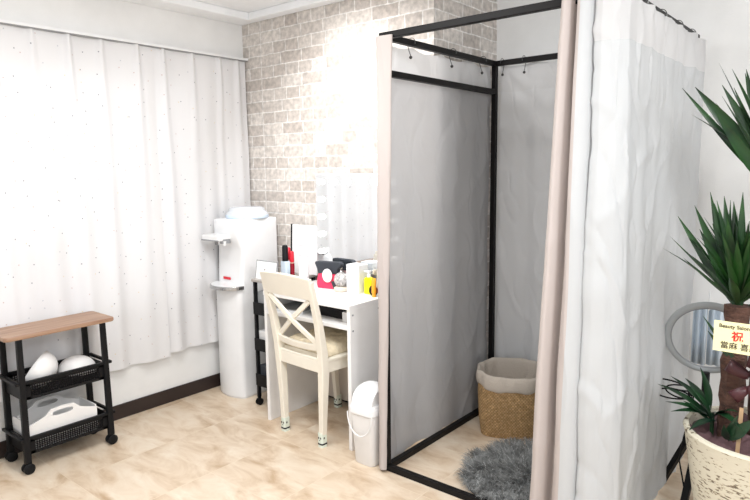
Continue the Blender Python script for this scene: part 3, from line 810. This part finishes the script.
for s in (-1, 1):
    pts = [(s * .164, .012, 0), (s * .173, .014, .20), (s * .186, .012, .40), (s * .190, .004, .50), (s * .196, -.022, .65), (s * .199, -.058, .80), (s * .200, -.074, .876)]
    lg = obj('leg', curve_leg(pts, [(.030, .030), (.036, .038), (.044, .046), (.042, .044), (.040, .034), (.036, .028), (.032, .024)]), M['cream'], ch, bevel=.004)
    sock(lg, s * .164, .012)
    pts = [(s * .196, .435, 0), (s * .198, .42, .20), (s * .200, .405, .44)]
    lg = obj('leg', curve_leg(pts, [(.028, .028), (.034, .034), (.042, .042)]), M['cream'], ch, bevel=.004)
    sock(lg, s * .196, .435)
bm = nb()
for y, z0 in ((.006, .395), (.405, .395)): box(bm, -.185, .185, y - .011, y + .011, z0, .455)
for s in (-1, 1): bar(bm, (s * .192, .02, .425), (s * .205, .40, .425), .022, .06)
obj('apron', bm, M['cream'], ch, bevel=.003)
bm = nb(); loft(bm, [[(x * k, y, z) for x, y, _ in [(-.205, -.005, 0), (.205, -.005, 0), (.225, .20, 0), (.22, .42, 0), (.19, .44, 0), (-.19, .44, 0), (-.22, .42, 0), (-.225, .20, 0)]] for z, k in ((.453, 1), (.470, 1))])
obj('seat', bm, M['cream'], ch, bevel=.005)
def curved_rail(z0, z1, yb, hwid, bow, th, tilt=.25, arch=0, n=12):
    bm = nb(); rings = []
    for i in range(n + 1):
        t = i / n * 2 - 1; x = hwid * t; y = yb - bow * (1 - t * t); az = arch * (1 - t * t)
        dz = (z1 - z0)
        rings.append([(x, y - th / 2, z0 + az * .6), (x, y + th / 2, z0 + az * .6), (x, y + th / 2 - dz * tilt, z1 + az), (x, y - th / 2 - dz * tilt, z1 + az)])
    loft(bm, rings); return bm
obj('top_rail', curved_rail(.778, .892, -.052, .211, .016, .024, .28, .012), M['cream'], ch, bevel=.004)
obj('lower_rail', curved_rail(.512, .550, .002, .182, .012, .020, .15, -.012), M['cream'], ch, bevel=.003)
for i, s in enumerate((-1, 1)):
    o_ = (i - .5) * .006
    bm = nb(); N_ = 8; rings = []
    for k in range(N_ + 1):
        t = k / N_; x = s * (-.168 + .336 * t); z = .545 + .232 * t; y = -.002 - .056 * t - .014 * math.sin(PI * t) + o_
        nx, nz = -.232 * s, .336; l_ = math.hypot(nx, nz); nx, nz = nx / l_ * .013, nz / l_ * .013
        rings.append([(x - nx, y - .007, z - nz), (x + nx, y - .007, z + nz), (x + nx, y + .007, z + nz), (x - nx, y + .007, z - nz)])
    loft(bm, rings); obj('cross_slat', bm, M['cream'], ch, bevel=.002)
cu = thing('seat_cushion', 'quilted cream cushion lying on the seat of the cream chair', 'cushion', (-2.290, 2.372, .470), -.06)
cu.scale = (.92, 1, 1)
bm = nb(); n = 22; G = [[None] * (n + 1) for _ in range(n + 1)]
def cz(u, v):
    e = max(0, 1 - abs(u) ** 6) * max(0, 1 - abs(v) ** 6)
    q = .006 * math.cos(u * 9) * math.cos(v * 9)
    return (e ** .45) * (.048 + q)
for i in range(n + 1):
    for j in range(n + 1):
        u, v = i / n * 2 - 1, j / n * 2 - 1
        G[i][j] = bm.verts.new((u * .195, v * .185, .012 + cz(u, v)))
for i in range(n):
    for j in range(n): bm.faces.new((G[i][j], G[i + 1][j], G[i + 1][j + 1], G[i][j + 1]))
ed = bmesh.ops.extrude_edge_only(bm, edges=[e for e in bm.edges if e.is_boundary])
for v in [x for x in ed['geom'] if isinstance(x, bmesh.types.BMVert)]: v.co.z = .001; v.co.x *= .97; v.co.y *= .97
obj('cushion_pad', bm, M['cushion'], cu, smooth=True, ang=80)

# ------------------------------------------------------------------ waste bin
wb = thing('waste_bin', 'small white swing lid waste bin between dressing table and booth curtain', 'waste bin', (-1.852, 2.195, 0), 0)
wb.scale = (.76, .80, .97)
bm = nb(); loft(bm, [rrect(0, 0, a, c, .03, z) for a, c, z in ((.072, .085, 0), (.078, .092, .01), (.094, .11, .27))]); obj('bin_body', bm, M['caddy'], wb, smooth=True)
bm = nb(); loft(bm, [rrect(0, 0, a, c, .034, z) for a, c, z in ((.094, .11, .262), (.101, .118, .268), (.101, .118, .298), (.09, .105, .315))]); obj('bin_collar', bm, M['white'], wb, smooth=True)
bm = nb(); rings = []
for k in range(11):
    a = PI * k / 10; rings.append([(x * .082, -.098 * math.cos(a) , .312 + (.100 - .02 * x * x) * math.sin(a) * (1 - .06 * x * x)) for x in (-1, -.8, -.4, 0, .4, .8, 1)])
R_ = loft(bm, rings, close=False)
for i, s in ((0, -1), (6, 1)):
    c0 = bm.verts.new((s * .082, 0, .312))
    for k in range(10): bm.faces.new((R_[k][i], R_[k + 1][i], c0))
obj('swing_lid', bm, M['white'], wb, smooth=True)
bm = nb(); P = [(-.096 if k in (0,) else 0, 0, 0) for k in range(0)]
P = [(.100 * math.cos(PI * k / 12 + PI), -.118 - .006 * math.sin(PI * k / 12), .27 - .11 * math.sin(PI * k / 12)) for k in range(13)]
obj('carry_handle', tube(bm, P, .0042, 8), M['white'], wb, smooth=True)

# ------------------------------------------------------------------ water dispenser
wd = thing('water_dispenser', 'tall white water dispenser with drip tray standing in the curtain corner', 'water dispenser', (-3.118, 2.478, 0)); wd.scale = (1.05, 1, .992)
hx, hy_ = .118, .160
bm = nb(); rings = []
for z, b_, dy in ((.012, .035, .0), (.10, .040, 0), (.30, .034, 0), (.50, .028, 0), (.66, .030, 0), (.695, .030, 0), (.715, .0, .018), (.80, .0, .022), (.95, .0, .030), (.985, .002, .012), (1.02, .006, .0), (1.10, .008, 0), (1.122, .006, .002)):
    rg_ = rrect(0, 0, hx, hy_, .022, z, bulge=b_ + 1e-4)
    for p in rg_:
        if p[1] < -hy_ * .3: p[1] += dy
    rings.append(rg_)
rings.append([(p[0] * .96, p[1] * .97, 1.127) for p in rings[-1]])
loft(bm, rings); obj('dispenser_body', bm, M['white'], wd, smooth=True, ang=50)
bm = nb(); loft(bm, [rrect(0, 0, hx * .97, hy_ * .97, .02, z, bulge=.034) for z in (0, .014)]); obj('plinth', bm, M['caddy'], wd, smooth=True)
# tap unit
bm = nb(); box(bm, -.115, .050, -.250, -.15, 1.000, 1.036); obj('tap_cover', bm, M['white'], wd, bevel=.008)
bm = nb(); box(bm, -.112, .048, -.253, -.247, 1.000, 1.008); obj('tap_trim', bm, M['greyplastic'], wd, bevel=.001)
for x, nm in ((-.03, 'tap'), (.045, 'tap')):
    bm = nb(); lathe(bm, [(.008, .972), (.010, .978), (.012, 1.0)], (x, -.205, 0), 14); obj(nm, bm, M['greyplastic'] if x < 0 else M['white'], wd, smooth=True)
bm = nb(); loft(bm, [rrect(.035, -.19, .016, .03, .006, z) for z in (.985, 1.012)]); obj('tap_lever', bm, M['greyplastic'], wd, smooth=True)
# drip tray: half-oval chrome edged shelf
bm = nb(); o2 = [(.132 * math.cos(a), -.140 - .115 * math.sin(a)) for a in [PI * k / 20 for k in range(21)]]
loft(bm, [[(x, y, z) for x, y in o2] for z in (.700, .722)]); tr_ = obj('drip_tray', bm, M['chrome'], wd, bevel=.003)
bm = nb(); loft(bm, [[(x * .93, -.15 + (y + .15) * .93, z) for x, y in o2] for z in (.7221, .7265)]); obj('tray_grille', bm, M['white'], tr_)
obj('red_sticker', box(nb(), -.055, .012, -.1455, -.1425, .748, .764), M['red'], wd)
bm = nb()
lathe(bm, [(.004, 0), (.004, .0012)], (hx, -.03, .635), 10, 'X'); lathe(bm, [(.004, 0), (.004, .0012)], (hx, -.03, .61), 10, 'X'); obj('side_latch', bm, M['greyplastic'], wd)
bt = obj('bottle_cover', lathe(nb(), [(.095, 1.120), (.128, 1.124), (.130, 1.155), (.122, 1.166), (.112, 1.172), (.108, 1.190), (.09, 1.197), (.02, 1.198)], (0, .015, 0), 40), mat('pale_frosted_plastic', (.86, .90, .95), .15, trans=.25), wd, smooth=True)
obj('cover_rim', lathe(nb(), [(.129, 1.127), (.133, 1.131), (.133, 1.146), (.129, 1.150)], (0, .015, 0), 40), mat('light_blue_rim', (.62, .74, .88), .2), wd, smooth=True)

# ------------------------------------------------------------------ black storage trolley at left
tr = thing('storage_trolley', 'black two basket trolley with oak board top in front of the window curtain', 'trolley', (-3.155, 1.280, 0))
bm = nb(); rings = [rrect(0, 0, .122, .262, .022, z, 6) for z in (.652, .656, .668, .672)]
rings[0] = rrect(0, 0, .119, .259, .020, .652, 6); rings[-1] = rrect(0, 0, .119, .259, .020, .672, 6)
loft(bm, rings); obj('tabletop', bm, M['wood'], tr, smooth=True)
for x in (-.098, .108):
    for y in (-.205, .205):
        sy = 1 if y > 0 else -1
        obj('leg', bar(nb(), (x, y, .05), (x, y - sy * .006, .655), .028, .030, .024, .026), M['black'], tr, bevel=.005)
        caster(tr, x, y, .07, .026)
def basket(parent, zr, depth):
    x0, x1, y0, y1 = -.110, .114, -.232, .232
    bm = nb()
    for a in ((x0, x1, y0, y0 + .016), (x0, x1, y1 - .016, y1), (x0, x0 + .016, y0, y1), (x1 - .014, x1 + .004, y0, y1)): box(bm, *a, zr - .014, zr)
    rim = obj('basket', bm, M['black'], parent, bevel=.003)
    zb = zr - depth; bm = nb(); ins = .012
    box(bm, x0 + ins, x1 - ins, y0 + .035, y1 - .035, zb, zb + .006)
    # perforated long sides
    for x in (x0 + .008, x1 - .008):
        ya, yb2 = y0 + .030, y1 - .030
        box(bm, x - .003, x + .003, ya, yb2, zr - .026, zr - .010); box(bm, x - .003, x + .003, ya, yb2, zb, zb + .014)
        box(bm, x - .003, x + .003, ya, ya + .035, zb, zr - .010); box(bm, x - .003, x + .003, yb2 - .035, yb2, zb, zr - .010)
        n_ = 30
        for k in range(n_ + 1):
            y = ya + .035 + (yb2 - ya - .07) * k / n_; box(bm, x - .0026, x + .0026, y - .0017, y + .0017, zb, zr - .02)
        k_ = int((depth - .04) / .0105)
        for k in range(1, k_ + 1):
            z = zb + .014 + (depth - .040) * k / (k_ + 1); box(bm, x - .0026, x + .0026, ya, yb2, z - .0016, z + .0016)
    for y in (y0 + .032, y1 - .032): box(bm, x0 + .008, x1 - .008, y - .003, y + .003, zb, zr - .010)
    obj('perforated_sides', bm, M['black'], rim)
basket(tr, .448, .092); basket(tr, .176, .086)

# bowls in upper basket
def bowl(lab, loc, nrm, sx, sy, d):
    t = thing('bowl', lab, 'bowl', loc, group='white bowls in the upper trolley basket'); t.rotation_euler = Vector(nrm).to_track_quat('Z', 'Y').to_euler()
    bm = nb(); K = 10
    out = [(math.sin(PI / 2 * k / K), -math.cos(PI / 2 * k / K) ** .8 * d if k < K else 0) for k in range(K + 1)]
    loft(bm, [[(sx * max(r_, .02) * math.cos(2 * PI * i / 32), sy * max(r_, .02) * math.sin(2 * PI * i / 32), z) for i in range(32)] for r_, z in out], cap=(True, False))
    obj('bowl_shell', bm, M['caddy'], t, smooth=True, solid=.004)
    bm = nb(); loft(bm, [[(sx * r_ * .955 * math.cos(2 * PI * i / 32), sy * r_ * .955 * math.sin(2 * PI * i / 32), z * .955 + .001) for i in range(32)] for r_, z in [(max(a, .02), b_) for a, b_ in out]], cap=(True, False))
    obj('bowl_inside', bm, M['flesh'], t, smooth=True)
bowl('larger white oval bowl lying on its side in the upper trolley basket', (-3.163, 1.185, .468), (-.55, -.62, .55), .100, .092, .098)
bowl('smaller white bowl turned upside down behind the larger one', (-3.160, 1.385, .392), (.05, -.1, -1), .088, .095, .085)
# caddy in lower basket
cd = thing('carry_caddy', 'white plastic carry caddy with two cut-out handles in the lower basket', 'caddy', (-3.150, 1.258, .097))
def handle_side(x):
    """long side with raised arch and an oval hand hole"""
    out_ = [(-.165, 0), (.165, 0), (.168, .135), (.120, .137), (.085, .150), (.055, .178), (.0, .182), (-.055, .178), (-.085, .150), (-.120, .137), (-.168, .135)]
    hole = [(.048 * math.cos(a) * (1 if abs(math.cos(a)) < .8 else 1), .152 + .014 * math.sin(a)) for a in [2 * PI * k / 24 for k in range(24)]]
    bm = nb()
    # stitched strip between outline and hole, in polar order
    def ray_out(a):
        c = (0, .10); d = (math.cos(a), math.sin(a)); best = None
        for i in range(len(out_)):
            p, q = out_[i], out_[(i + 1) % len(out_)]
            ex, ey = q[0] - p[0], q[1] - p[1]; den = d[0] * ey - d[1] * ex
            if abs(den) < 1e-9: continue
            t = ((p[0] - c[0]) * ey - (p[1] - c[1]) * ex) / den; s_ = ((p[0] - c[0]) * d[1] - (p[1] - c[1]) * d[0]) / den
            if t > 0 and -1e-6 <= s_ <= 1 + 1e-6 and (best is None or t < best): best = t
        return (c[0] + d[0] * best, c[1] + d[1] * best)
    n_ = 72; O, I = [], []
    for k in range(n_):
        a = 2 * PI * k / n_
        hx_, hz_ = .050 * math.copysign(abs(math.cos(a)) ** .7, math.cos(a)), .152 + .013 * math.copysign(abs(math.sin(a)) ** .7, math.sin(a))
        # outline point by direction from the hole centre
        c = (0, .152); d = (math.cos(a), math.sin(a)); best = None
        for i in range(len(out_)):
            p, q = out_[i], out_[(i + 1) % len(out_)]
            ex, ey = q[0] - p[0], q[1] - p[1]; den = d[0] * ey - d[1] * ex
            if abs(den) < 1e-9: continue
            t = ((p[0] - c[0]) * ey - (p[1] - c[1]) * ex) / den; s_ = ((p[0] - c[0]) * d[1] - (p[1] - c[1]) * d[0]) / den
            if t > 0 and -1e-6 <= s_ <= 1 + 1e-6 and (best is None or t < best): best = t
        O.append((c[0] + d[0] * best, c[1] + d[1] * best)); I.append((hx_, hz_))
    vs_ = [[bm.verts.new((x + sx, p[0], p[1])) for p in L_] for L_ in (O, I) for sx in (-.003, .003)]
    for k in range(n_):
        j = (k + 1) % n_
        bm.faces.new((vs_[0][k], vs_[0][j], vs_[2][j], vs_[2][k])); bm.faces.new((vs_[1][k], vs_[3][k], vs_[3][j], vs_[1][j]))
        bm.faces.new((vs_[0][k], vs_[1][k], vs_[1][j], vs_[0][j])); bm.faces.new((vs_[2][k], vs_[2][j], vs_[3][j], vs_[3][k]))
    return bm
for x in (-.088, .088): obj('handle_side', handle_side(x), M['caddy'], cd)
bm = nb(); box(bm, -.088, .088, -.166, .166, 0, .006)
for y in (-.166, .160): box(bm, -.088, .088, y, y + .006, 0, .135)
obj('tub', bm, M['caddy'], cd)

# ------------------------------------------------------------------ potted yucca
pc = Vector((-.270, 2.42, 0))
pl = thing('potted_yucca', 'tall potted yucca in a cream distressed pot at the right edge', 'potted plant', pc)
PR = .245; PZ = .495
obj('pot', lathe(nb(), [(.15, .02), (.165, .03), (.185, .12), (.210, .25), (.230, .38), (PR, PZ - .02), (PR + .004, PZ - .008), (PR, PZ), (PR - .014, PZ), (PR - .02, PZ - .03), (PR - .03, PZ - .08)], n=56, cap=(True, False)), M['pot'], pl, smooth=True)
obj('saucer', lathe(nb(), [(.19, 0), (.23, .004), (.245, .03), (.238, .034), (.22, .012), (.14, .012)], n=48), M['caddy'], pl, smooth=True)
bm = nb(); n = 30; G = []
for j in range(n // 2 + 1):
    r_ = (PR - .017) * j / (n // 2)
    G.append([bm.verts.new((r_ * math.cos(2 * PI * i / 60), r_ * math.sin(2 * PI * i / 60), PZ - .030 + .03 * noise.noise(Vector((r_ * 16 * math.cos(2 * PI * i / 60), r_ * 16 * math.sin(2 * PI * i / 60), 1))) + .018 * noise.noise(Vector((r_ * 50 * math.cos(2 * PI * i / 60), r_ * 50 * math.sin(2 * PI * i / 60), 4))))) for i in range(60)])
for a, b_ in zip(G, G[1:]):
    for i in range(60): bm.faces.new((a[i], a[(i + 1) % 60], b_[(i + 1) % 60], b_[i]))
bmesh.ops.remove_doubles(bm, verts=bm.verts, dist=.0001)
obj('wrapping_cloth', bm, M['soil'], pl, smooth=True, ang=180)
def trunk(pts, r, sd):
    bm = nb(); rings = []
    for i, p in enumerate(pts):
        rings.append([(p[0] + r * (1 + .30 * noise.noise(Vector((math.cos(a) * 2, math.sin(a) * 2, p[2] * 22 + sd)))) * (1 + .05 * math.sin(i * 2.1)) * math.cos(a),
                       p[1] + r * (1 + .30 * noise.noise(Vector((math.cos(a) * 2, math.sin(a) * 2, p[2] * 22 + sd)))) * (1 + .05 * math.sin(i * 2.1)) * math.sin(a), p[2]) for a in [2 * PI * k / 20 for k in range(20)]])
    loft(bm, rings); return bm
t1 = Vector((-.095, -.04, 0)); t2 = Vector((-.02, .07, 0))
obj('trunk', trunk([(t1.x + .00 * k, t1.y, .42 + .52 * k / 16) for k in range(17)], .038, 1), M['trunk'], pl, smooth=True)
obj('trunk', trunk([(t2.x - .0 * k, t2.y, .42 + .88 * k / 20) for k in range(21)], .040, 7), M['trunk'], pl, smooth=True)

def leaf(bm, base, tip, w, bend, face, seg=9, start=.45):
    base = Vector(base); tip = Vector(tip); d = tip - base; L_ = d.length
    side = d.cross(Vector(face)).normalized(); up = side.cross(d).normalized(); P = []
    for k in range(seg + 1):
        t = k / seg; c = base + d * t + up * bend * math.sin(PI * t) * L_
        ww = w * (start + (1 - start) * math.sin(min(1, t * 2.2) * PI / 2)) * (1 - max(0, (t - .35) / .65) ** 1.7)
        P.append((c, max(ww, .0006)))
    rows = []
    for c, ww in P:
        rows.append([bm.verts.new(c - side * ww), bm.verts.new(c - up * ww * .42), bm.verts.new(c + side * ww)])
    for a, b_ in zip(rows, rows[1:]):
        bm.faces.new((a[0], a[1], b_[1], b_[0])); bm.faces.new((a[1], a[2], b_[2], b_[1]))
def head(c, named, n_rand, length, seed, wmax=.019, up_bias=.5):
    bm = nb(); rnd = random.Random(seed); c = Vector(c)
    for tip, w in named:
        tip = Vector(tip); leaf(bm, c + (tip - c).normalized() * .03 + Vector((0, 0, rnd.uniform(-.03, .05))), tip, w, rnd.uniform(-.05, .04), (-.6 * 0 + rnd.uniform(-.3, .3), -1, .3))
    for k in range(n_rand):
        az = k * 2.39996 + rnd.uniform(-.2, .2); el = up_bias + (1.45 - up_bias) * (k / n_rand) ** .55 + rnd.uniform(-.08, .08)
        d = Vector((math.cos(az) * math.cos(el), math.sin(az) * math.cos(el), math.sin(el))); l = length * rnd.uniform(.75, 1.05) * (.55 + .45 * min(1, max(0, el) / 1.1))
        leaf(bm, c + d * .03 + Vector((0, 0, .05 * k / n_rand)), c + d * l, rnd.uniform(.7, 1) * wmax, rnd.uniform(.0, .07), (-d.x * .2, -d.y * .2, 1) if el < 1.2 else (math.cos(az + 1.5), math.sin(az + 1.5), .2))
    return bm
h1 = (t1.x, t1.y, .935)
low = [((-.305, -.02, 1.236), .016), ((-.250, -.03, 1.276), .018), ((-.205, -.02, 1.324), .018), ((-.165, .0, 1.31), .02), ((-.14, .03, 1.29), .018), ((-.106, -.02, 1.325), .018), ((-.06, .0, 1.27), .019), ((-.03, -.04, 1.31), .018), ((.02, 0, 1.27), .018), ((-.215, -.10, 1.20), .018), ((-.13, -.12, 1.24), .02), ((-.07, -.12, 1.20), .02)]
obj('foliage', head(h1, low, 60, .37, 3, .016, .35), M['leafa'], pl, smooth=True, ang=180)
h2 = (t2.x, t2.y, 1.325)
up_ = [((-.325, .03, 1.691), .013), ((-.283, .03, 1.691), .027), ((-.198, .03, 1.690), .018), ((-.165, .05, 1.68), .012), ((-.128, .03, 1.735), .022), ((-.10, .0, 1.80), .02), ((-.05, .05, 1.82), .022), ((-.20, -.06, 1.60), .02), ((.02, 0, 1.82), .02)]
obj('foliage', head(h2, up_, 44, .46, 8, .018, .62), M['leafa'], pl, smooth=True, ang=180)
# little dracaena at the pot's left rim
sc_ = Vector((-.150, -.05, PZ + .02))
bm = nb(); tips = [(-.345, -.02, .60), (-.30, -.08, .56), (-.275, -.10, .535), (-.30, -.02, .64), (-.26, .02, .63), (-.22, -.09, .64), (-.20, -.16, .505), (-.06, -.14, .60), (-.03, -.20, .56), (-.20, -.04, .70), (-.245, -.06, .57), (-.26, .04, .62)]
for k, tp in enumerate(tips): leaf(bm, sc_ + Vector((.01 * math.cos(k), .01 * math.sin(k), .01 * (k % 5))), tp, .0145, .10, (0, -.25, 1), start=.3)
obj('underplant_leaves', bm, M['leafb'], pl, smooth=True, ang=180)
bm = nb()
for tp in ((-.055, -.17, .60), (-.03, -.15, .56), (-.09, -.19, .565)): leaf(bm, (-.045 - .04, -.14, PZ - .0), tp, .014, .08, (0, -1, .4), start=.3)
leaf(bm, (-.075, -.155, PZ + .01), (-.005, -.17, .60), .02, .1, (0, -1, .4), start=.3)
obj('underplant_leaves', bm, M['leafb'], pl, smooth=True, ang=180)
obj('underplant_stem', tube(nb(), [sc_ - Vector((0, 0, .08)), sc_ + Vector((0, 0, .03))], .007), M['leafb'], pl, smooth=True)
obj('stake', bar(nb(), (-.052, -.155, .44), (-.048, -.150, .62), .012, .004), M['stake'], pl)
# leaves crossing the card
bm = nb()
leaf(bm, (-.075, -.20, .80), (-.165, -.215, .925), .0075, .02, (0, -1, .2), start=.8); leaf(bm, (-.09, -.19, .80), (-.150, -.215, .88), .008, .02, (0, -1, .2), start=.8)
obj('underplant_leaves', bm, M['leafb'], pl, smooth=True, ang=180)
# ribbon
bm = nb()
for ang_, ln, dz in ((.2, .075, .0), (2.7, .070, -.01), (1.2, .055, .02), (3.9, .06, -.05), (5.4, .07, -.04)):
    dv = Vector((math.cos(ang_), 0, math.sin(ang_))); c0 = Vector((-.035, -.135, .735 + dz)); pv = Vector((0, 1, 0)).cross(dv)
    rings = []
    for k in range(13):
        a = 2 * PI * k / 12; p = c0 + dv * (ln * (1 - math.cos(a)) / 2) + Vector((0, .016 * math.sin(a), 0)); hw_ = .010 + .012 * (1 - math.cos(a)) / 2
        rings.append([p - pv * hw_, p + pv * hw_])
    loft(bm, rings, close=False)
obj('ribbon', bm, M['ribbon'], pl, smooth=True, solid=.002)

# congratulation card
cc = thing('congratulation_card', 'pale yellow congratulation card with red and black lettering on the yucca trunk', 'card', (-.306, 2.170, .828), -.02)
obj('card_sheet', box(nb(), -.090, .105, 0, .003, 0, .098), M['card'], cc)
def text(s, x, z, size, m, name='lettering', ext=.0004, off=0, sx=1):
    cu_ = bpy.data.curves.new(name, 'FONT'); cu_.body = s; cu_.size = size; cu_.extrude = ext; cu_.offset = off
    cu_.align_x = 'LEFT'; cu_.materials.append(m)
    tmp = bpy.data.objects.new('tmp_text', cu_); C.objects.link(tmp)
    bpy.context.view_layer.update()
    me = bpy.data.meshes.new_from_object(tmp.evaluated_get(bpy.context.evaluated_depsgraph_get()))
    C.objects.unlink(tmp); bpy.data.objects.remove(tmp)
    me.materials.clear(); me.materials.append(m)
    o = bpy.data.objects.new(name, me); C.objects.link(o); o.parent = cc
    o.location = (x, -.0006, z); o.rotation_euler = (PI / 2, 0, 0); o.scale = (sx, 1, 1)
    return o
text('Beauty Salon', -.076, .078, .0165, M['ink'], off=.0003)
text('祝', -.040, .041, .034, M['redink'], off=.0007)
text('當麻 喜朗', -.070, .013, .0245, M['ink'], off=.0002)
obj('card_pick', bar(nb(), (.03, .006, .02), (.03, .030, .09), .005, .003), M['stake'], cc)

# ------------------------------------------------------------------ ring light on tripod behind the pot
rl = thing('ring_light', 'pale grey ring light on a black tripod behind the cream pot', 'ring light', (-.515, 2.725, 0), .18)
cz_ = .722
bm = nb(); pts = [(.149 * math.cos(2 * PI * k / 48), 0, cz_ + .149 * math.sin(2 * PI * k / 48)) for k in range(48)]
tube(bm, pts, .0145, 12, closed=True)
tilt = Matrix.Translation((0, 0, cz_)) @ Matrix.Rotation(.27, 4, 'X') @ Matrix.Translation((0, 0, -cz_))
for v in bm.verts: v.co.y *= .7; v.co = tilt @ v.co
obj('diffuser_ring', bm, M['tube'], rl, smooth=True)
bm = nb(); tube(bm, [(.137 * math.cos(2 * PI * k / 48), -.004, cz_ + .137 * math.sin(2 * PI * k / 48)) for k in range(48)], .0035, 6, closed=True)
for v in bm.verts: v.co = tilt @ v.co
obj('inner_rim', bm, M['greyplastic'], rl, smooth=True)
obj('pole', lathe(nb(), [(.011, .10), (.011, .42), (.014, .425), (.014, .575)], (0, .01, 0), 14), M['black'], rl, smooth=True)
obj('hub', lathe(nb(), [(.022, .29), (.030, .30), (.030, .38), (.018, .39)], (0, .01, 0), 16), M['black'], rl, smooth=True)
for a in (2.45, 4.4, .7): obj('leg', bar(nb(), (.02 * math.cos(a), .01 + .02 * math.sin(a), .36), (.19 * math.cos(a), .01 + .19 * math.sin(a), .012), .026, .022), M['black'], rl, bevel=.002)
# black cables looped over the light's neck
cb = thing('power_cable', 'black looped power cable hanging at the neck of the ring light', 'cable', (-.575, 2.67, .50))
bm = nb(); P = []
for k in range(90):
    a = k / 90 * 6 * PI; P.append((-.035 + (.055 + .012 * math.sin(a * .37)) * math.cos(a) * 1.1 - .02 * math.sin(a * .5), .02 * math.sin(a * .6) - .01, .0 + .020 * math.sin(a) + .022 * math.sin(a * .33)))
obj('cord', tube(bm, P, .0034, 7), M['black'], cb, smooth=True)
obj('plug', box(nb(), .01, .045, -.012, .012, -.012, .018), M['black'], cb, bevel=.003)
obj('cord_tail', tube(nb(), [(.03, 0, -.01), (.02, 0, -.10), (.0, .01, -.2), (-.01, .0, -.30), (.02, -.02, -.41)], .0034, 7), M['black'], cb, smooth=True)
# pale blue translucent sleeve
sl = thing('plastic_sleeve', 'pale blue translucent plastic sleeve hanging behind the ring light', 'sleeve', (-.575, 3.02, .52), .2)
def ribbed(x0, x1, z0, z1, y, sd):
    bm = nb(); n_ = 16; lo, hi = [], []
    for k in range(n_ + 1):
        t = k / n_; x = x0 + (x1 - x0) * t; yy = y + .010 * math.sin(t * PI * 4 + sd); arc = .025 * math.sin(PI * t)
        lo.append((x, yy, z0)); hi.append((x, yy, z1 + arc))
    mid = [(a[0], a[1], (a[2] + b_[2]) / 2) for a, b_ in zip(lo, hi)]
    loft(bm, [lo, mid, hi], close=False); return bm
obj('sleeve_panel', ribbed(-.06, -.005, 0, .26, 0, 0), M['bluep'], sl, smooth=True, solid=.003)
obj('sleeve_panel', ribbed(.0, .06, 0, .245, .01, 1), M['bluep'], sl, smooth=True, solid=.003)
obj('hanging_hook', tube(nb(), [(0, 0, .255), (0, 0, .30), (0, .02, .32), (0, .06, .325)], .003), M['white'], sl, smooth=True)

# ------------------------------------------------------------------ light
wld = bpy.data.worlds.new('world'); S.world = wld; wld.use_nodes = True
bg = wld.node_tree.nodes['Background']; bg.inputs[0].default_value = (.93, .96, 1, 1); bg.inputs[1].default_value = .92
def area(name, loc, target, sx, sy, power, col=(1, 1, 1)):
    l = bpy.data.lights.new(name, 'AREA'); l.shape = 'RECTANGLE'; l.size = sx; l.size_y = sy; l.energy = power; l.color = col
    o = bpy.data.objects.new(name, l); C.objects.link(o); o.location = loc
    o.rotation_euler = (Vector(target) - Vector(loc)).to_track_quat('-Z', 'Y').to_euler()
    return o
area('ceiling_panel_light', (-1.9, 1.2, 2.36), (-1.9, 1.2, 0), .9, .3, 24, (.98, .99, 1))
area('ceiling_panel_light', (-.2, .7, 2.36), (-.2, .7, 0), .9, .3, 20, (.98, .99, 1))
area('ceiling_panel_light', (.75, .9, 2.3), (-.5, 2.9, 1.1), .35, .35, 26, (.98, .99, 1))
area('window_daylight', (XL - .35, 1.32, 1.35), (0, 1.32, 1.1), 1.9, 1.4, 5, (.93, .96, 1))
sp = bpy.data.lights.new('ceiling_spot', 'SPOT'); sp.energy = 85; sp.spot_size = 1.5; sp.spot_blend = .9; sp.color = (1, .985, .97); sp.shadow_soft_size = .06
so = bpy.data.objects.new('ceiling_spot', sp); C.objects.link(so); so.location = (-2.15, 1.75, 2.37)
so.rotation_euler = (Vector((-2.3, 2.68, 1.5)) - Vector(so.location)).to_track_quat('-Z', 'Y').to_euler()

S.view_settings.view_transform = 'Standard'; S.view_settings.look = 'None'; S.view_settings.gamma = 1
S.view_settings.use_curve_mapping = False; S.view_settings.exposure = .34
